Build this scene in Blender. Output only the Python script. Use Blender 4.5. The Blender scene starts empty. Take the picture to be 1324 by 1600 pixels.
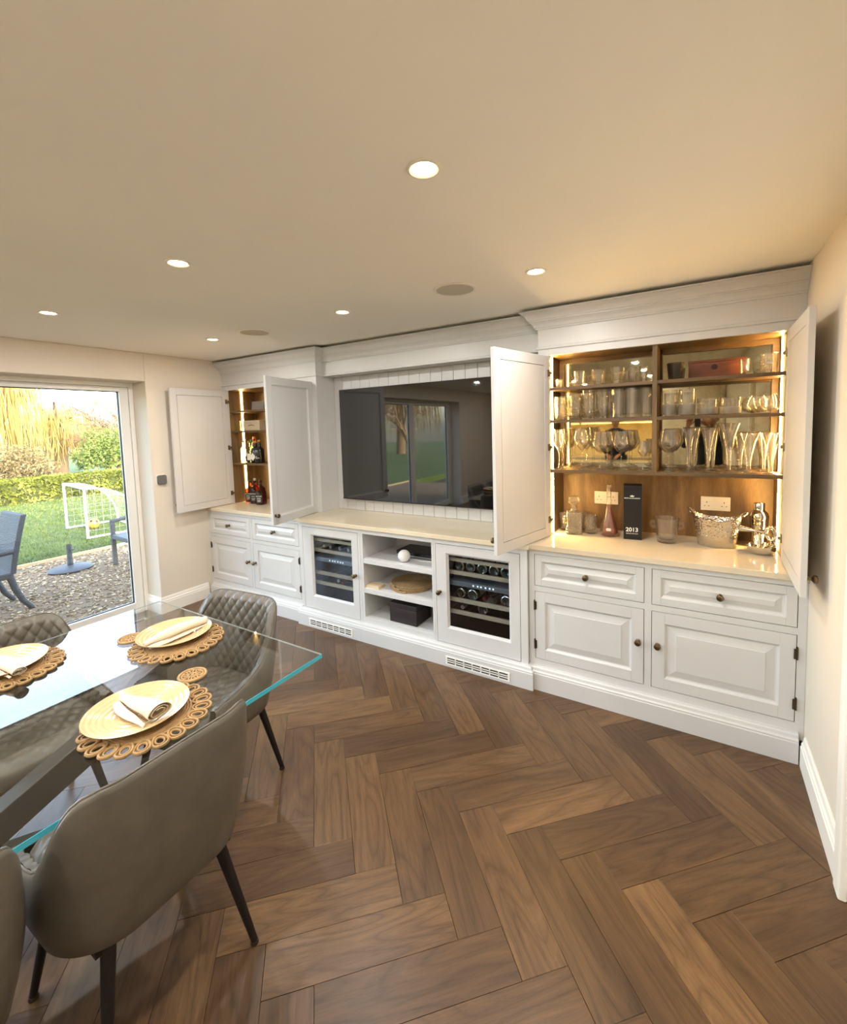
import bpy, bmesh, math, random
from mathutils import Vector, Matrix
PI = math.pi
SC = bpy.context.scene
COL = SC.collection
RNG = random.Random(7)

# ------------------------------------------------------------------ camera
cam_d = bpy.data.cameras.new('camera')
cam = bpy.data.objects.new('camera', cam_d)
COL.objects.link(cam)
SC.camera = cam
CAM = Vector((-0.4628, -3.0275, 1.6724))
FWD = Vector((-0.52128895, 0.8501346, -0.07435718))
RGT = Vector((0.85328371, 0.52055814, -0.03043261))
UPV = Vector((-0.01283542, 0.07931196, 0.99676721))
cam.matrix_world = Matrix(((RGT.x, UPV.x, -FWD.x, CAM.x), (RGT.y, UPV.y, -FWD.y, CAM.y),
                           (RGT.z, UPV.z, -FWD.z, CAM.z), (0, 0, 0, 1)))
cam_d.sensor_fit = 'HORIZONTAL'
cam_d.sensor_width = 36.0
cam_d.lens = 695.81 / 1324 * 36.0
cam_d.shift_y = (717.58 - 800) / 1324
cam_d.clip_start = 0.03
cam_d.clip_end = 200

# ------------------------------------------------------------------ world, sun, exposure
SC.view_settings.view_transform = 'Standard'
SC.view_settings.look = 'None'
SC.view_settings.gamma = 1.0
SC.view_settings.exposure = 0.36
SC.view_settings.use_curve_mapping = False
SC.cycles.max_bounces = 12
SC.cycles.diffuse_bounces = 7
SC.cycles.glossy_bounces = 5
SC.cycles.transmission_bounces = 8
SC.cycles.transparent_max_bounces = 24
SC.cycles.sample_clamp_indirect = 10.0
SC.cycles.caustics_reflective = False
SC.cycles.caustics_refractive = False

SKY = 1.9
SUN = 3.2
LAMP = 8.6
LED = 150.0
w = bpy.data.worlds.new('sky'); SC.world = w
w.use_nodes = True
nt = w.node_tree; nt.nodes.clear()
o_ = nt.nodes.new('ShaderNodeOutputWorld'); b_ = nt.nodes.new('ShaderNodeBackground')
s_ = nt.nodes.new('ShaderNodeTexSky'); s_.sky_type = 'NISHITA'
s_.sun_disc = False; s_.sun_elevation = math.radians(22); s_.sun_rotation = math.radians(95)
s_.altitude = 50; s_.air_density = 1.0; s_.dust_density = 2.5; s_.ozone_density = 1.0
hs_ = nt.nodes.new('ShaderNodeHueSaturation'); hs_.inputs['Saturation'].default_value = 0.82
hs_.inputs['Value'].default_value = 1.0
nt.links.new(s_.outputs[0], hs_.inputs['Color'])
nt.links.new(hs_.outputs[0], b_.inputs[0]); b_.inputs[1].default_value = SKY
nt.links.new(b_.outputs[0], o_.inputs[0])

sd = bpy.data.lights.new('sun', 'SUN'); sd.energy = SUN; sd.angle = math.radians(1.0); sd.color = (1.0, 0.88, 0.66)
so = bpy.data.objects.new('sun', sd); COL.objects.link(so)
so.location = (6, -3, 12)
so.rotation_euler = Vector((1.0, -0.28, 0.34)).to_track_quat('Z', 'Y').to_euler()

# a portal that guides sky light through the patio opening (gives off no light of its own)
pd = bpy.data.lights.new('patio_portal', 'AREA'); pd.shape = 'RECTANGLE'; pd.size = 2.1; pd.size_y = 4.35
pd.cycles.is_portal = True
po = bpy.data.objects.new('patio_portal', pd); COL.objects.link(po)
po.location = (-4.96, -3.03, 1.08)
po.rotation_euler = (0, -PI / 2, 0)

# ------------------------------------------------------------------ materials
MATS = {}
def _new(name):
    m = bpy.data.materials.new(name); m.use_nodes = True
    n = m.node_tree; n.nodes.clear()
    out = n.nodes.new('ShaderNodeOutputMaterial')
    MATS[name] = m
    return m, n, out
def _noise(n, vec, scale, detail=3, rough=.55, dist=0):
    t = n.nodes.new('ShaderNodeTexNoise')
    t.inputs['Scale'].default_value = scale; t.inputs['Detail'].default_value = detail
    t.inputs['Roughness'].default_value = rough; t.inputs['Distortion'].default_value = dist
    n.links.new(vec, t.inputs['Vector'])
    return t.outputs['Fac']
def _coords(n, stretch=(1, 1, 1), random_shift=False):
    tc = n.nodes.new('ShaderNodeTexCoord')
    mp = n.nodes.new('ShaderNodeMapping'); mp.inputs['Scale'].default_value = stretch
    n.links.new(tc.outputs['Object'], mp.inputs['Vector'])
    if random_shift:
        oi = n.nodes.new('ShaderNodeObjectInfo')
        mu = n.nodes.new('ShaderNodeMath'); mu.operation = 'MULTIPLY'; mu.inputs[1].default_value = 37.0
        n.links.new(oi.outputs['Random'], mu.inputs[0])
        cb = n.nodes.new('ShaderNodeCombineXYZ')
        for k in range(3): n.links.new(mu.outputs[0], cb.inputs[k])
        n.links.new(cb.outputs[0], mp.inputs['Location'])
        return mp.outputs[0], oi.outputs['Random']
    return mp.outputs[0], None
def _ramp(n, fac, stops):
    r = n.nodes.new('ShaderNodeValToRGB')
    el = r.color_ramp.elements
    while len(el) > 1: el.remove(el[-1])
    el[0].position = stops[0][0]; el[0].color = (*stops[0][1], 1)
    for p, c in stops[1:]:
        e = el.new(p); e.color = (*c, 1)
    n.links.new(fac, r.inputs['Fac'])
    return r.outputs['Color']
def _bump(n, h, strength, dist=.002):
    b = n.nodes.new('ShaderNodeBump'); b.inputs['Strength'].default_value = strength
    b.inputs['Distance'].default_value = dist
    n.links.new(h, b.inputs['Height'])
    return b.outputs['Normal']
def sc(c, k): return tuple(max(0, min(1, x * k)) for x in c)
def srgb(r, g, b):
    f = lambda x: (x / 255 / 12.92) if x <= 10 else ((x / 255 + .055) / 1.055) ** 2.4
    return (f(r), f(g), f(b))
def plain(name, col, rough=.5, metal=0, var=.05, scale=8, bump=.05, bscale=60, coat=0, sheen=0, spec=.5, stretch=(1, 1, 1), rnd=0.0):
    if name in MATS: return MATS[name]
    m, n, out = _new(name)
    p = n.nodes.new('ShaderNodeBsdfPrincipled')
    v, ran = _coords(n, stretch, rnd > 0)
    f = _noise(n, v, scale, 4)
    c = _ramp(n, f, [(.25, sc(col, 1 - var)), (.75, sc(col, 1 + var))])
    if rnd > 0:
        h = n.nodes.new('ShaderNodeHueSaturation')
        mr = n.nodes.new('ShaderNodeMapRange'); mr.inputs['To Min'].default_value = 1 - rnd; mr.inputs['To Max'].default_value = 1 + rnd
        n.links.new(ran, mr.inputs['Value']); n.links.new(mr.outputs[0], h.inputs['Value']); n.links.new(c, h.inputs['Color'])
        c = h.outputs['Color']
    n.links.new(c, p.inputs['Base Color'])
    p.inputs['Roughness'].default_value = rough; p.inputs['Metallic'].default_value = metal
    p.inputs['Specular IOR Level'].default_value = spec
    if coat: p.inputs['Coat Weight'].default_value = coat; p.inputs['Coat Roughness'].default_value = .08 if coat < .9 else .0
    if coat >= .9: p.inputs['Coat IOR'].default_value = 1.5
    if sheen: p.inputs['Sheen Weight'].default_value = sheen
    if bump: n.links.new(_bump(n, _noise(n, v, bscale, 3), bump), p.inputs['Normal'])
    n.links.new(p.outputs[0], out.inputs[0])
    return m
def wood(name, c0, c1, c2, axis='X', rough=.5, scale=6.0, bump=.15, rnd=.18, ring=1.0):
    if name in MATS: return MATS[name]
    m, n, out = _new(name)
    p = n.nodes.new('ShaderNodeBsdfPrincipled')
    st = {'X': (.12, 1, 1), 'Y': (1, .12, 1), 'Z': (1, 1, .12)}[axis]
    v, ran = _coords(n, st, True)
    big = _noise(n, v, scale, 5, .6, 1.2 * ring)
    fine = _noise(n, v, scale * 22, 3, .7)
    c = _ramp(n, big, [(.28, c0), (.5, c1), (.72, c2)])
    f2 = _ramp(n, fine, [(.35, (.78, .78, .78)), (.6, (1, 1, 1))])
    mx = n.nodes.new('ShaderNodeMix'); mx.data_type = 'RGBA'; mx.blend_type = 'MULTIPLY'; mx.inputs[0].default_value = .8
    n.links.new(c, mx.inputs[6]); n.links.new(f2, mx.inputs[7])
    h = n.nodes.new('ShaderNodeHueSaturation')
    mr = n.nodes.new('ShaderNodeMapRange'); mr.inputs['To Min'].default_value = 1 - rnd; mr.inputs['To Max'].default_value = 1 + rnd
    n.links.new(ran, mr.inputs['Value']); n.links.new(mr.outputs[0], h.inputs['Value']); n.links.new(mx.outputs[2], h.inputs['Color'])
    n.links.new(h.outputs[0], p.inputs['Base Color'])
    p.inputs['Roughness'].default_value = rough
    n.links.new(_bump(n, fine, bump, .001), p.inputs['Normal'])
    n.links.new(p.outputs[0], out.inputs[0])
    return m
def _fresnel(n, ior):
    fr = n.nodes.new('ShaderNodeFresnel')
    ge = n.nodes.new('ShaderNodeNewGeometry'); mr = n.nodes.new('ShaderNodeMapRange')
    mr.inputs['To Min'].default_value = ior; mr.inputs['To Max'].default_value = 1 / ior
    n.links.new(ge.outputs['Backfacing'], mr.inputs['Value']); n.links.new(mr.outputs[0], fr.inputs['IOR'])
    return fr.outputs[0]
def emit(name, col, power):
    if name in MATS: return MATS[name]
    m, n, out = _new(name)
    e = n.nodes.new('ShaderNodeEmission'); e.inputs[0].default_value = (*col, 1); e.inputs[1].default_value = power
    n.links.new(e.outputs[0], out.inputs[0])
    return m
def thin_glass(name, tint=(1, 1, 1), refl=1.0, ior=1.5, rough=0.0):
    """flat panes and thin-walled glass: clear transmission plus Fresnel reflection"""
    if name in MATS: return MATS[name]
    m, n, out = _new(name)
    t = n.nodes.new('ShaderNodeBsdfTransparent'); t.inputs[0].default_value = (*tint, 1)
    g = n.nodes.new('ShaderNodeBsdfGlossy'); g.inputs['Roughness'].default_value = rough
    mu = n.nodes.new('ShaderNodeMath'); mu.operation = 'MULTIPLY'; mu.inputs[1].default_value = refl; mu.use_clamp = True
    n.links.new(_fresnel(n, ior), mu.inputs[0])
    mx = n.nodes.new('ShaderNodeMixShader')
    n.links.new(mu.outputs[0], mx.inputs[0]); n.links.new(t.outputs[0], mx.inputs[1]); n.links.new(g.outputs[0], mx.inputs[2])
    n.links.new(mx.outputs[0], out.inputs[0])
    return m
def drink_glass(name, tint=(1, 1, 1), k=.25, bump=0, bscale=60, ior=1.45, rough=0, refl=2.0, film=.02):
    """glassware: mostly clear transmission with Fresnel reflection, part refracting glass"""
    if name in MATS: return MATS[name]
    m, n, out = _new(name)
    t = n.nodes.new('ShaderNodeBsdfTransparent'); t.inputs[0].default_value = (*tint, 1)
    gl = n.nodes.new('ShaderNodeBsdfGlossy'); gl.inputs['Roughness'].default_value = max(rough, .02)
    g = n.nodes.new('ShaderNodeBsdfGlass'); g.inputs['IOR'].default_value = ior; g.inputs['Roughness'].default_value = rough
    g.inputs['Color'].default_value = (*tint, 1)
    if bump:
        v, _ = _coords(n)
        vo = n.nodes.new('ShaderNodeTexVoronoi'); vo.inputs['Scale'].default_value = bscale
        n.links.new(v, vo.inputs['Vector'])
        bn = _bump(n, vo.outputs['Distance'], bump, .004)
        n.links.new(bn, g.inputs['Normal']); n.links.new(bn, gl.inputs['Normal'])
    mu = n.nodes.new('ShaderNodeMath'); mu.operation = 'MULTIPLY'; mu.inputs[1].default_value = refl; mu.use_clamp = True
    n.links.new(_fresnel(n, ior), mu.inputs[0])
    m1 = n.nodes.new('ShaderNodeMixShader')
    n.links.new(mu.outputs[0], m1.inputs[0]); n.links.new(t.outputs[0], m1.inputs[1]); n.links.new(gl.outputs[0], m1.inputs[2])
    mx = n.nodes.new('ShaderNodeMixShader'); mx.inputs[0].default_value = k
    n.links.new(m1.outputs[0], mx.inputs[1]); n.links.new(g.outputs[0], mx.inputs[2])
    df = n.nodes.new('ShaderNodeBsdfTranslucent'); df.inputs[0].default_value = (*tint, 1)
    dd = n.nodes.new('ShaderNodeBsdfDiffuse'); dd.inputs[0].default_value = (*tint, 1)
    ds = n.nodes.new('ShaderNodeMixShader'); n.links.new(df.outputs[0], ds.inputs[1]); n.links.new(dd.outputs[0], ds.inputs[2])
    m3 = n.nodes.new('ShaderNodeMixShader'); m3.inputs[0].default_value = film
    n.links.new(mx.outputs[0], m3.inputs[1]); n.links.new(ds.outputs[0], m3.inputs[2])
    n.links.new(m3.outputs[0], out.inputs[0])
    return m
def parquet(name):
    if name in MATS: return MATS[name]
    m, n, out = _new(name)
    p = n.nodes.new('ShaderNodeBsdfPrincipled')
    v, ran = _coords(n, (.10, 1, 1), True)
    v2, _ = _coords(n, (.035, 1, 1), True)
    v3, _ = _coords(n, (.16, 1, 1), True)
    field = _noise(n, v3, 7.0, 1.2, .45, .25)
    mu = n.nodes.new('ShaderNodeMath'); mu.operation = 'MULTIPLY'; mu.inputs[1].default_value = 22.0
    n.links.new(field, mu.inputs[0])
    pp = n.nodes.new('ShaderNodeMath'); pp.operation = 'PINGPONG'; pp.inputs[1].default_value = 1.0
    n.links.new(mu.outputs[0], pp.inputs[0])
    fine = _noise(n, v2, 150, 4, .75)
    grit = _noise(n, v, 46, 5, .85)
    blotch = _noise(n, v3, 2.6, 4, .6, .6)
    base = _ramp(n, blotch, [(.28, srgb(80, 57, 36)), (.5, srgb(99, 72, 46)), (.74, srgb(118, 89, 58))])
    g1 = _ramp(n, pp.outputs[0], [(.0, (.66, .65, .64)), (.28, (.92, .92, .92)), (.75, (1.0, 1.0, 1.0)), (1, (1.14, 1.13, 1.12))])
    g2 = _ramp(n, fine, [(.30, (.72, .72, .72)), (.52, (1, 1, 1)), (.75, (1.08, 1.07, 1.05))])
    g3 = _ramp(n, grit, [(.32, (.58, .57, .56)), (.5, (1, 1, 1)), (.7, (1.14, 1.14, 1.14))])
    c = base
    for g, f in ((g1, .85), (g2, .8), (g3, .85)):
        mx = n.nodes.new('ShaderNodeMix'); mx.data_type = 'RGBA'; mx.blend_type = 'MULTIPLY'; mx.inputs[0].default_value = f
        n.links.new(c, mx.inputs[6]); n.links.new(g, mx.inputs[7]); c = mx.outputs[2]
    h = n.nodes.new('ShaderNodeHueSaturation')
    mr = n.nodes.new('ShaderNodeMapRange'); mr.inputs['To Min'].default_value = .78; mr.inputs['To Max'].default_value = 1.18
    n.links.new(ran, mr.inputs['Value']); n.links.new(mr.outputs[0], h.inputs['Value']); n.links.new(c, h.inputs['Color'])
    h.inputs['Saturation'].default_value = 1.0
    n.links.new(h.outputs[0], p.inputs['Base Color'])
    p.inputs['Roughness'].default_value = .36
    n.links.new(_bump(n, fine, .18, .001), p.inputs['Normal'])
    n.links.new(p.outputs[0], out.inputs[0])
    return m

paint = plain('cabinet_paint', srgb(206, 205, 204), .38, var=.015, bump=.03, bscale=250)
wallp = plain('wall_paint', srgb(222, 212, 197), .85, var=.02, scale=3, bump=.04, bscale=180)
ceilp = plain('ceiling_paint', srgb(248, 245, 238), .9, var=.015, scale=2, bump=.04, bscale=200)
trimp = plain('trim_paint', srgb(240, 236, 228), .45, var=.015, bump=.02)
quartz = plain('quartz', srgb(218, 204, 178), .07, var=.02, scale=40, bump=0)
brass = plain('aged_brass', srgb(120, 100, 74), .28, 1, var=.2, scale=30)
steel = plain('polished_steel', srgb(225, 220, 210), .08, 1, var=.02, bump=0)
darkmetal = plain('dark_metal', srgb(40, 36, 34), .4, .6, var=.1)
blackm = plain('black_gloss', srgb(8, 8, 9), .12, var=.1, bump=0)
screen = plain('screen', srgb(4, 4, 5), .03, var=.1, bump=0, spec=.9, coat=1.0)
blackp = plain('black_plastic', srgb(22, 22, 24), .45, var=.1)
floorw = parquet('floor_oak')
baroak = wood('bar_oak', srgb(86, 66, 40), srgb(116, 91, 57), srgb(142, 114, 76), 'Z', .45, 9, .1, .03)
shelfoak = wood('shelf_oak', srgb(78, 59, 36), srgb(104, 80, 50), srgb(128, 101, 67), 'X', .45, 9, .1, .03)
palewood = wood('pale_beech', srgb(206, 182, 146), srgb(222, 200, 166), srgb(232, 212, 180), 'X', .5, 9, .05, .05)
leather = plain('taupe_leather', srgb(98, 92, 82), .36, var=.16, scale=14, bump=.12, bscale=220, spec=.45)
legm = plain('leg_black', srgb(30, 26, 24), .42, .3, var=.1)
rope = plain('seagrass_rope', srgb(168, 134, 88), .75, var=.3, scale=60, bump=.6, bscale=160)
cream = plain('cream_stoneware', srgb(208, 180, 136), .14, var=.03, scale=10, bump=.0, coat=.4)
linen = plain('linen', srgb(214, 200, 178), .85, var=.04, scale=60, bump=.3, bscale=500, sheen=.2)
pane_glass = thin_glass('pane_glass', (.96, .98, .97), 1.0)
gw = drink_glass('clear_glassware', (.99, .985, .975), .06)
gwc = drink_glass('cut_glassware', (.99, .985, .965), .22, 1.0, 90, refl=2.6, film=.05)
gwf = drink_glass('frosted_glassware', (.92, .90, .86), .2, .2, 200, rough=.3, film=.14)
ledm = emit('led_warm', (1.0, .60, .19), LED)

# ------------------------------------------------------------------ mesh builder
class MB:
    def __init__(s): s.v = []; s.f = []
    def add(s, vs, fs):
        k = len(s.v); s.v += [tuple(p) for p in vs]; s.f += [tuple(i + k for i in q) for q in fs]; return s
    def box(s, x0, x1, y0, y1, z0, z1):
        if x0 > x1: x0, x1 = x1, x0
        if y0 > y1: y0, y1 = y1, y0
        if z0 > z1: z0, z1 = z1, z0
        return s.add([(x0, y0, z0), (x1, y0, z0), (x1, y1, z0), (x0, y1, z0), (x0, y0, z1), (x1, y0, z1), (x1, y1, z1), (x0, y1, z1)],
                     [(0, 3, 2, 1), (4, 5, 6, 7), (0, 1, 5, 4), (1, 2, 6, 5), (2, 3, 7, 6), (3, 0, 4, 7)])
    def lathe(s, prof, n=24, c=(0, 0, 0), sx=1, sy=1):
        vs = []; fs = []
        rings = []
        for r, z in prof:
            if r <= 1e-6:
                rings.append([len(vs)]); vs.append((c[0], c[1], c[2] + z))
            else:
                rings.append(list(range(len(vs), len(vs) + n)))
                for k in range(n):
                    a = 2 * PI * k / n; vs.append((c[0] + r * sx * math.cos(a), c[1] + r * sy * math.sin(a), c[2] + z))
        for A, B in zip(rings, rings[1:]):
            for k in range(n):
                k2 = (k + 1) % n
                if len(A) == 1 and len(B) == 1: continue
                if len(A) == 1: fs.append((A[0], B[k2], B[k]))
                elif len(B) == 1: fs.append((A[k], A[k2], B[0]))
                else: fs.append((A[k], A[k2], B[k2], B[k]))
        return s.add(vs, fs)
    def tube(s, pts, r, n=8, closed=False, cap=True):
        pts = [Vector(p) for p in pts]; N = len(pts)
        rs = r if isinstance(r, (list, tuple)) else [r] * N
        vs = []; fs = []
        prev = None
        for i in range(N):
            if closed: t = pts[(i + 1) % N] - pts[i - 1]
            else: t = pts[min(i + 1, N - 1)] - pts[max(i - 1, 0)]
            if t.length < 1e-9: t = Vector((0, 0, 1))
            t.normalize()
            if prev is None:
                a = Vector((0, 0, 1)) if abs(t.z) < .9 else Vector((1, 0, 0))
                nn = t.cross(a).normalized()
            else:
                nn = (prev - t * prev.dot(t))
                nn = nn.normalized() if nn.length > 1e-6 else t.orthogonal().normalized()
            prev = nn; bb = t.cross(nn)
            for k in range(n):
                a = 2 * PI * k / n
                vs.append(pts[i] + (nn * math.cos(a) + bb * math.sin(a)) * rs[i])
        M = N if closed else N - 1
        for i in range(M):
            j = (i + 1) % N
            for k in range(n):
                k2 = (k + 1) % n
                fs.append((i * n + k, i * n + k2, j * n + k2, j * n + k))
        if cap and not closed:
            fs.append(tuple(range(n - 1, -1, -1))); fs.append(tuple((N - 1) * n + k for k in range(n)))
        return s.add(vs, fs)
    def grid(s, P, closed_u=False, closed_v=False):
        """P[i][j] points"""
        A = len(P); B = len(P[0]); fs = []
        for i in range(A if closed_u else A - 1):
            for j in range(B if closed_v else B - 1):
                i2 = (i + 1) % A; j2 = (j + 1) % B
                fs.append((i * B + j, i2 * B + j, i2 * B + j2, i * B + j2))
        return s.add([p for r in P for p in r], fs)
    def prism(s, poly, z0, z1, inset=0):
        n = len(poly)
        cx = sum(p[0] for p in poly) / n; cy = sum(p[1] for p in poly) / n
        vs = [(x, y, z0) for x, y in poly]
        fs = [tuple(range(n - 1, -1, -1))]
        if inset:
            vs += [(x, y, z1 - inset) for x, y in poly]
            for x, y in poly:
                d = math.hypot(x - cx, y - cy) or 1
                vs.append((x - (x - cx) / d * inset * 1.4, y - (y - cy) / d * inset * 1.4, z1))
            for a in (0, 1):
                for k in range(n):
                    k2 = (k + 1) % n; fs.append((a * n + k, a * n + k2, (a + 1) * n + k2, (a + 1) * n + k))
            fs.append(tuple(2 * n + k for k in range(n)))
        else:
            vs += [(x, y, z1) for x, y in poly]
            for k in range(n):
                k2 = (k + 1) % n; fs.append((k, k2, n + k2, n + k))
            fs.append(tuple(n + k for k in range(n)))
        return s.add(vs, fs)
    def sweep(s, prof, path):
        """mitred sweep of prof [(out,z)...] along path [(x,y)...]; 'out' is to the right of the path direction; closed profile"""
        N = len(path); rows = []
        for i, p in enumerate(path):
            d = []
            if i > 0: d.append((Vector(p) - Vector(path[i - 1])).normalized())
            if i < N - 1: d.append((Vector(path[i + 1]) - Vector(p)).normalized())
            ns = [Vector((q.y, -q.x)) for q in d]
            if len(ns) == 1: nn = ns[0]
            else:
                nn = ns[0] + ns[1]; nn = nn / (nn.dot(ns[0])) if nn.length > 1e-6 else ns[0]
            rows.append([(p[0] + nn.x * o, p[1] + nn.y * o, z) for o, z in prof])
        s.grid(rows, False, True)
        k = len(s.v) - N * len(prof)
        m = len(prof)
        s.f.append(tuple(k + j for j in range(m - 1, -1, -1))); s.f.append(tuple(k + (N - 1) * m + j for j in range(m)))
        return s
    def xf(s, M):
        s.v = [tuple(M @ Vector(p)) for p in s.v]; return s
    def mesh(s, name, mat, smooth=None):
        me = bpy.data.meshes.new(name)
        me.from_pydata(s.v, [], s.f); me.update()
        bm = bmesh.new(); bm.from_mesh(me)
        bmesh.ops.recalc_face_normals(bm, faces=bm.faces); bm.to_mesh(me); bm.free()
        if mat: me.materials.append(mat)
        if smooth:
            me.polygons.foreach_set('use_smooth', [True] * len(me.polygons))
            me.set_sharp_from_angle(angle=math.radians(smooth))
        return me
    def build(s, name, mat, parent=None, smooth=None, bev=0, world=False, loc=None):
        """world=True: vertices are world coordinates under an unrotated parent"""
        if world and parent is not None:
            o = Vector((0, 0, 0)); q = parent
            while q is not None: o += q.location; q = q.parent
            s.v = [(p[0] - o.x, p[1] - o.y, p[2] - o.z) for p in s.v]
        ob = bpy.data.objects.new(name, s.mesh(name, mat, smooth)); COL.objects.link(ob)
        if parent is not None: ob.parent = parent
        if loc is not None: ob.location = loc
        if bev:
            md = ob.modifiers.new('edge', 'BEVEL'); md.width = bev; md.segments = 2; md.limit_method = 'ANGLE'; md.angle_limit = math.radians(40)
        return ob
def tag(o, label=None, cat=None, group=None, kind=None):
    if label: o['label'] = label
    if cat: o['category'] = cat
    if group: o['group'] = group
    if kind: o['kind'] = kind
    return o
def thing(name, label, cat, loc=(0, 0, 0), rz=0, group=None):
    o = bpy.data.objects.new(name, None); o.empty_display_size = .05; COL.objects.link(o)
    o.location = loc; o.rotation_euler = (0, 0, rz)
    return tag(o, label, cat, group)
def obj(name, mesh, parent=None, loc=(0, 0, 0), rot=(0, 0, 0), scale=None):
    o = bpy.data.objects.new(name, mesh); COL.objects.link(o); o.location = loc; o.rotation_euler = rot
    if scale: o.scale = scale
    if parent is not None: o.parent = parent
    return o
def copy_tree(o, parent=None):
    c = o.copy(); COL.objects.link(c)
    if parent is not None: c.parent = parent
    for ch in [x for x in KIDS.get(o.name, [])]: copy_tree(ch, c)
    return c
KIDS = {}
def index_kids():
    KIDS.clear()
    for x in bpy.data.objects:
        if x.parent: KIDS.setdefault(x.parent.name, []).append(x)
def struct(name, mb, mat, label, cat, smooth=None, bev=0):
    o = mb.build(name, mat, None, smooth, bev); return tag(o, label, cat, kind='structure')
# ------------------------------------------------------------------ room shell
XL, YB, YF = -4.695, 0.27, -7.0
ZC = 2.4
WY0, WY1, WZ = -5.25, -0.873, 2.148      # patio opening
struct('ceiling', MB().box(XL - .35, .2, YF - .2, YB + .2, ZC, ZC + .3), ceilp, 'warm white flat ceiling with recessed downlights', 'ceiling')
struct('wall_back', MB().box(XL - .35, .2, YB, YB + .2, -.3, ZC), wallp, 'cream wall behind the fitted cabinets', 'wall')
DY0, DY1, DZ = -1.95, -1.10, 2.03
struct('wall_right', MB().box(0, .2, DY1, YB, -.3, ZC).box(0, .2, YF, DY0, -.3, ZC).box(0, .2, DY0, DY1, DZ, ZC), wallp, 'plain cream wall to the right of the cabinets', 'wall')
struct('wall_left', MB().box(XL - .35, XL, WY1, YB, -.3, ZC).box(XL - .35, XL, YF, WY0, -.3, ZC).box(XL - .35, XL, WY0, WY1, WZ, ZC), wallp, 'cream wall on the left around the patio door opening', 'wall', bev=.006)
struct('wall_front', MB().box(XL - .35, .2, YF - .2, YF, -.3, ZC), wallp, 'cream kitchen wall seen only in the bar mirror', 'wall')

def clip_poly(poly, x0, x1, y0, y1):
    def cut(p, ax, v, keep_less):
        out = []
        for i in range(len(p)):
            a, b = p[i], p[(i + 1) % len(p)]
            ia = (a[ax] <= v) if keep_less else (a[ax] >= v); ib = (b[ax] <= v) if keep_less else (b[ax] >= v)
            if ia: out.append(a)
            if ia != ib:
                t = (v - a[ax]) / (b[ax] - a[ax]); out.append((a[0] + (b[0] - a[0]) * t, a[1] + (b[1] - a[1]) * t))
        return out
    for ax, v, kl in ((0, x0, False), (0, x1, True), (1, y0, False), (1, y1, True)):
        poly = cut(poly, ax, v, kl)
        if len(poly) < 3: return []
    return poly
FZ = .012
FY1 = -.36
fl = MB().box(XL, 0, YF, YB, -.3, -FZ).build('floor', plain('subfloor', srgb(54, 41, 32), .8, var=.1), None)
tag(fl, 'dark oak herringbone parquet floor', 'floor', kind='structure')
PW, PL = .153, .610
R2 = math.sqrt(.5)
full = {}
rest = MB()
def plank_poly(cx, cy, ang):
    ca, sa = math.cos(ang), math.sin(ang)
    l, w_ = PL / 2 - .0005, PW / 2 - .0005
    return [(cx + ca * a - sa * b, cy + sa * a + ca * b) for a, b in ((-l, -w_), (l, -w_), (l, w_), (-l, w_))]
plank_full = MB().prism(plank_poly(0, 0, 0), -FZ, 0, .0011).mesh('plank', floorw)
planks = []
OX, OY = -1.75, -1.428
for i in range(-20, 22):
    for j in range(-9, 4):
        for kind in (0, 1):
            u0, v0 = i * PW + j * PL, -i * PW + j * PL
            if kind == 0: u, v, ang = u0 + PL / 2, v0 + PW / 2, PI / 4
            else: u, v, ang = u0 + PW / 2, v0 - PL / 2, -PI / 4
            cx = OX + (u - v) * R2; cy = OY + (u + v) * R2
            if cx < XL - .4 or cx > .4 or cy < YF - .4 or cy > FY1 + .4: continue
            poly = plank_poly(cx, cy, ang)
            cl = clip_poly(poly, XL + .001, -.001, YF + .001, FY1)
            if not cl: continue
            planks.append((math.hypot(cx - CAM.x, cy - CAM.y) if cy > -3.6 else 50 - cy, cx, cy, ang, cl, len(cl) == 4 and all(abs(a[0] - b[0]) + abs(a[1] - b[1]) < 1e-6 for a, b in zip(poly, cl))))
planks.sort(key=lambda t: t[0])
for k, (d, cx, cy, ang, cl, whole) in enumerate(planks):
    if k < 300 and d < 40:
        if whole:
            o = obj('plank', plank_full, fl, (cx, cy, 0), (0, 0, ang))
        else:
            ca, sa = math.cos(-ang), math.sin(-ang)
            loc = [((x - cx) * ca - (y - cy) * sa, (x - cx) * sa + (y - cy) * ca) for x, y in cl]
            o = obj('plank', MB().prism(loc, -FZ, 0, .0011).mesh('plank', floorw), fl, (cx, cy, 0), (0, 0, ang))
    else:
        rest.prism(cl, -FZ, 0, .0011)
ro = rest.build('plank_field', floorw, fl); ro['kind'] = 'stuff'

# skirting boards
def skirt(h=.15, t=.02):
    return [(0, 0), (t, 0), (t, h - .05), (t - .004, h - .047), (t - .003, h - .036), (t - .009, h - .026), (t - .012, h - .008), (t - .016, h), (0, h)]
struct('baseboard_left', MB().sweep(skirt(), [(XL - .225, WY1), (XL, WY1), (XL, -.405)]), trimp, 'white moulded skirting board running round the patio door reveal', 'baseboard')
struct('baseboard_right', MB().sweep(skirt(), [(0, -.40), (0, -1.035)]), trimp, 'white moulded skirting board along the right wall', 'baseboard')
struct('baseboard_rear', MB().sweep(skirt(), [(0, DY0 - .075), (0, YF)]).sweep(skirt(), [(XL, YF), (XL, WY0)]), trimp, 'white skirting board at the kitchen end', 'baseboard')
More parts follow.
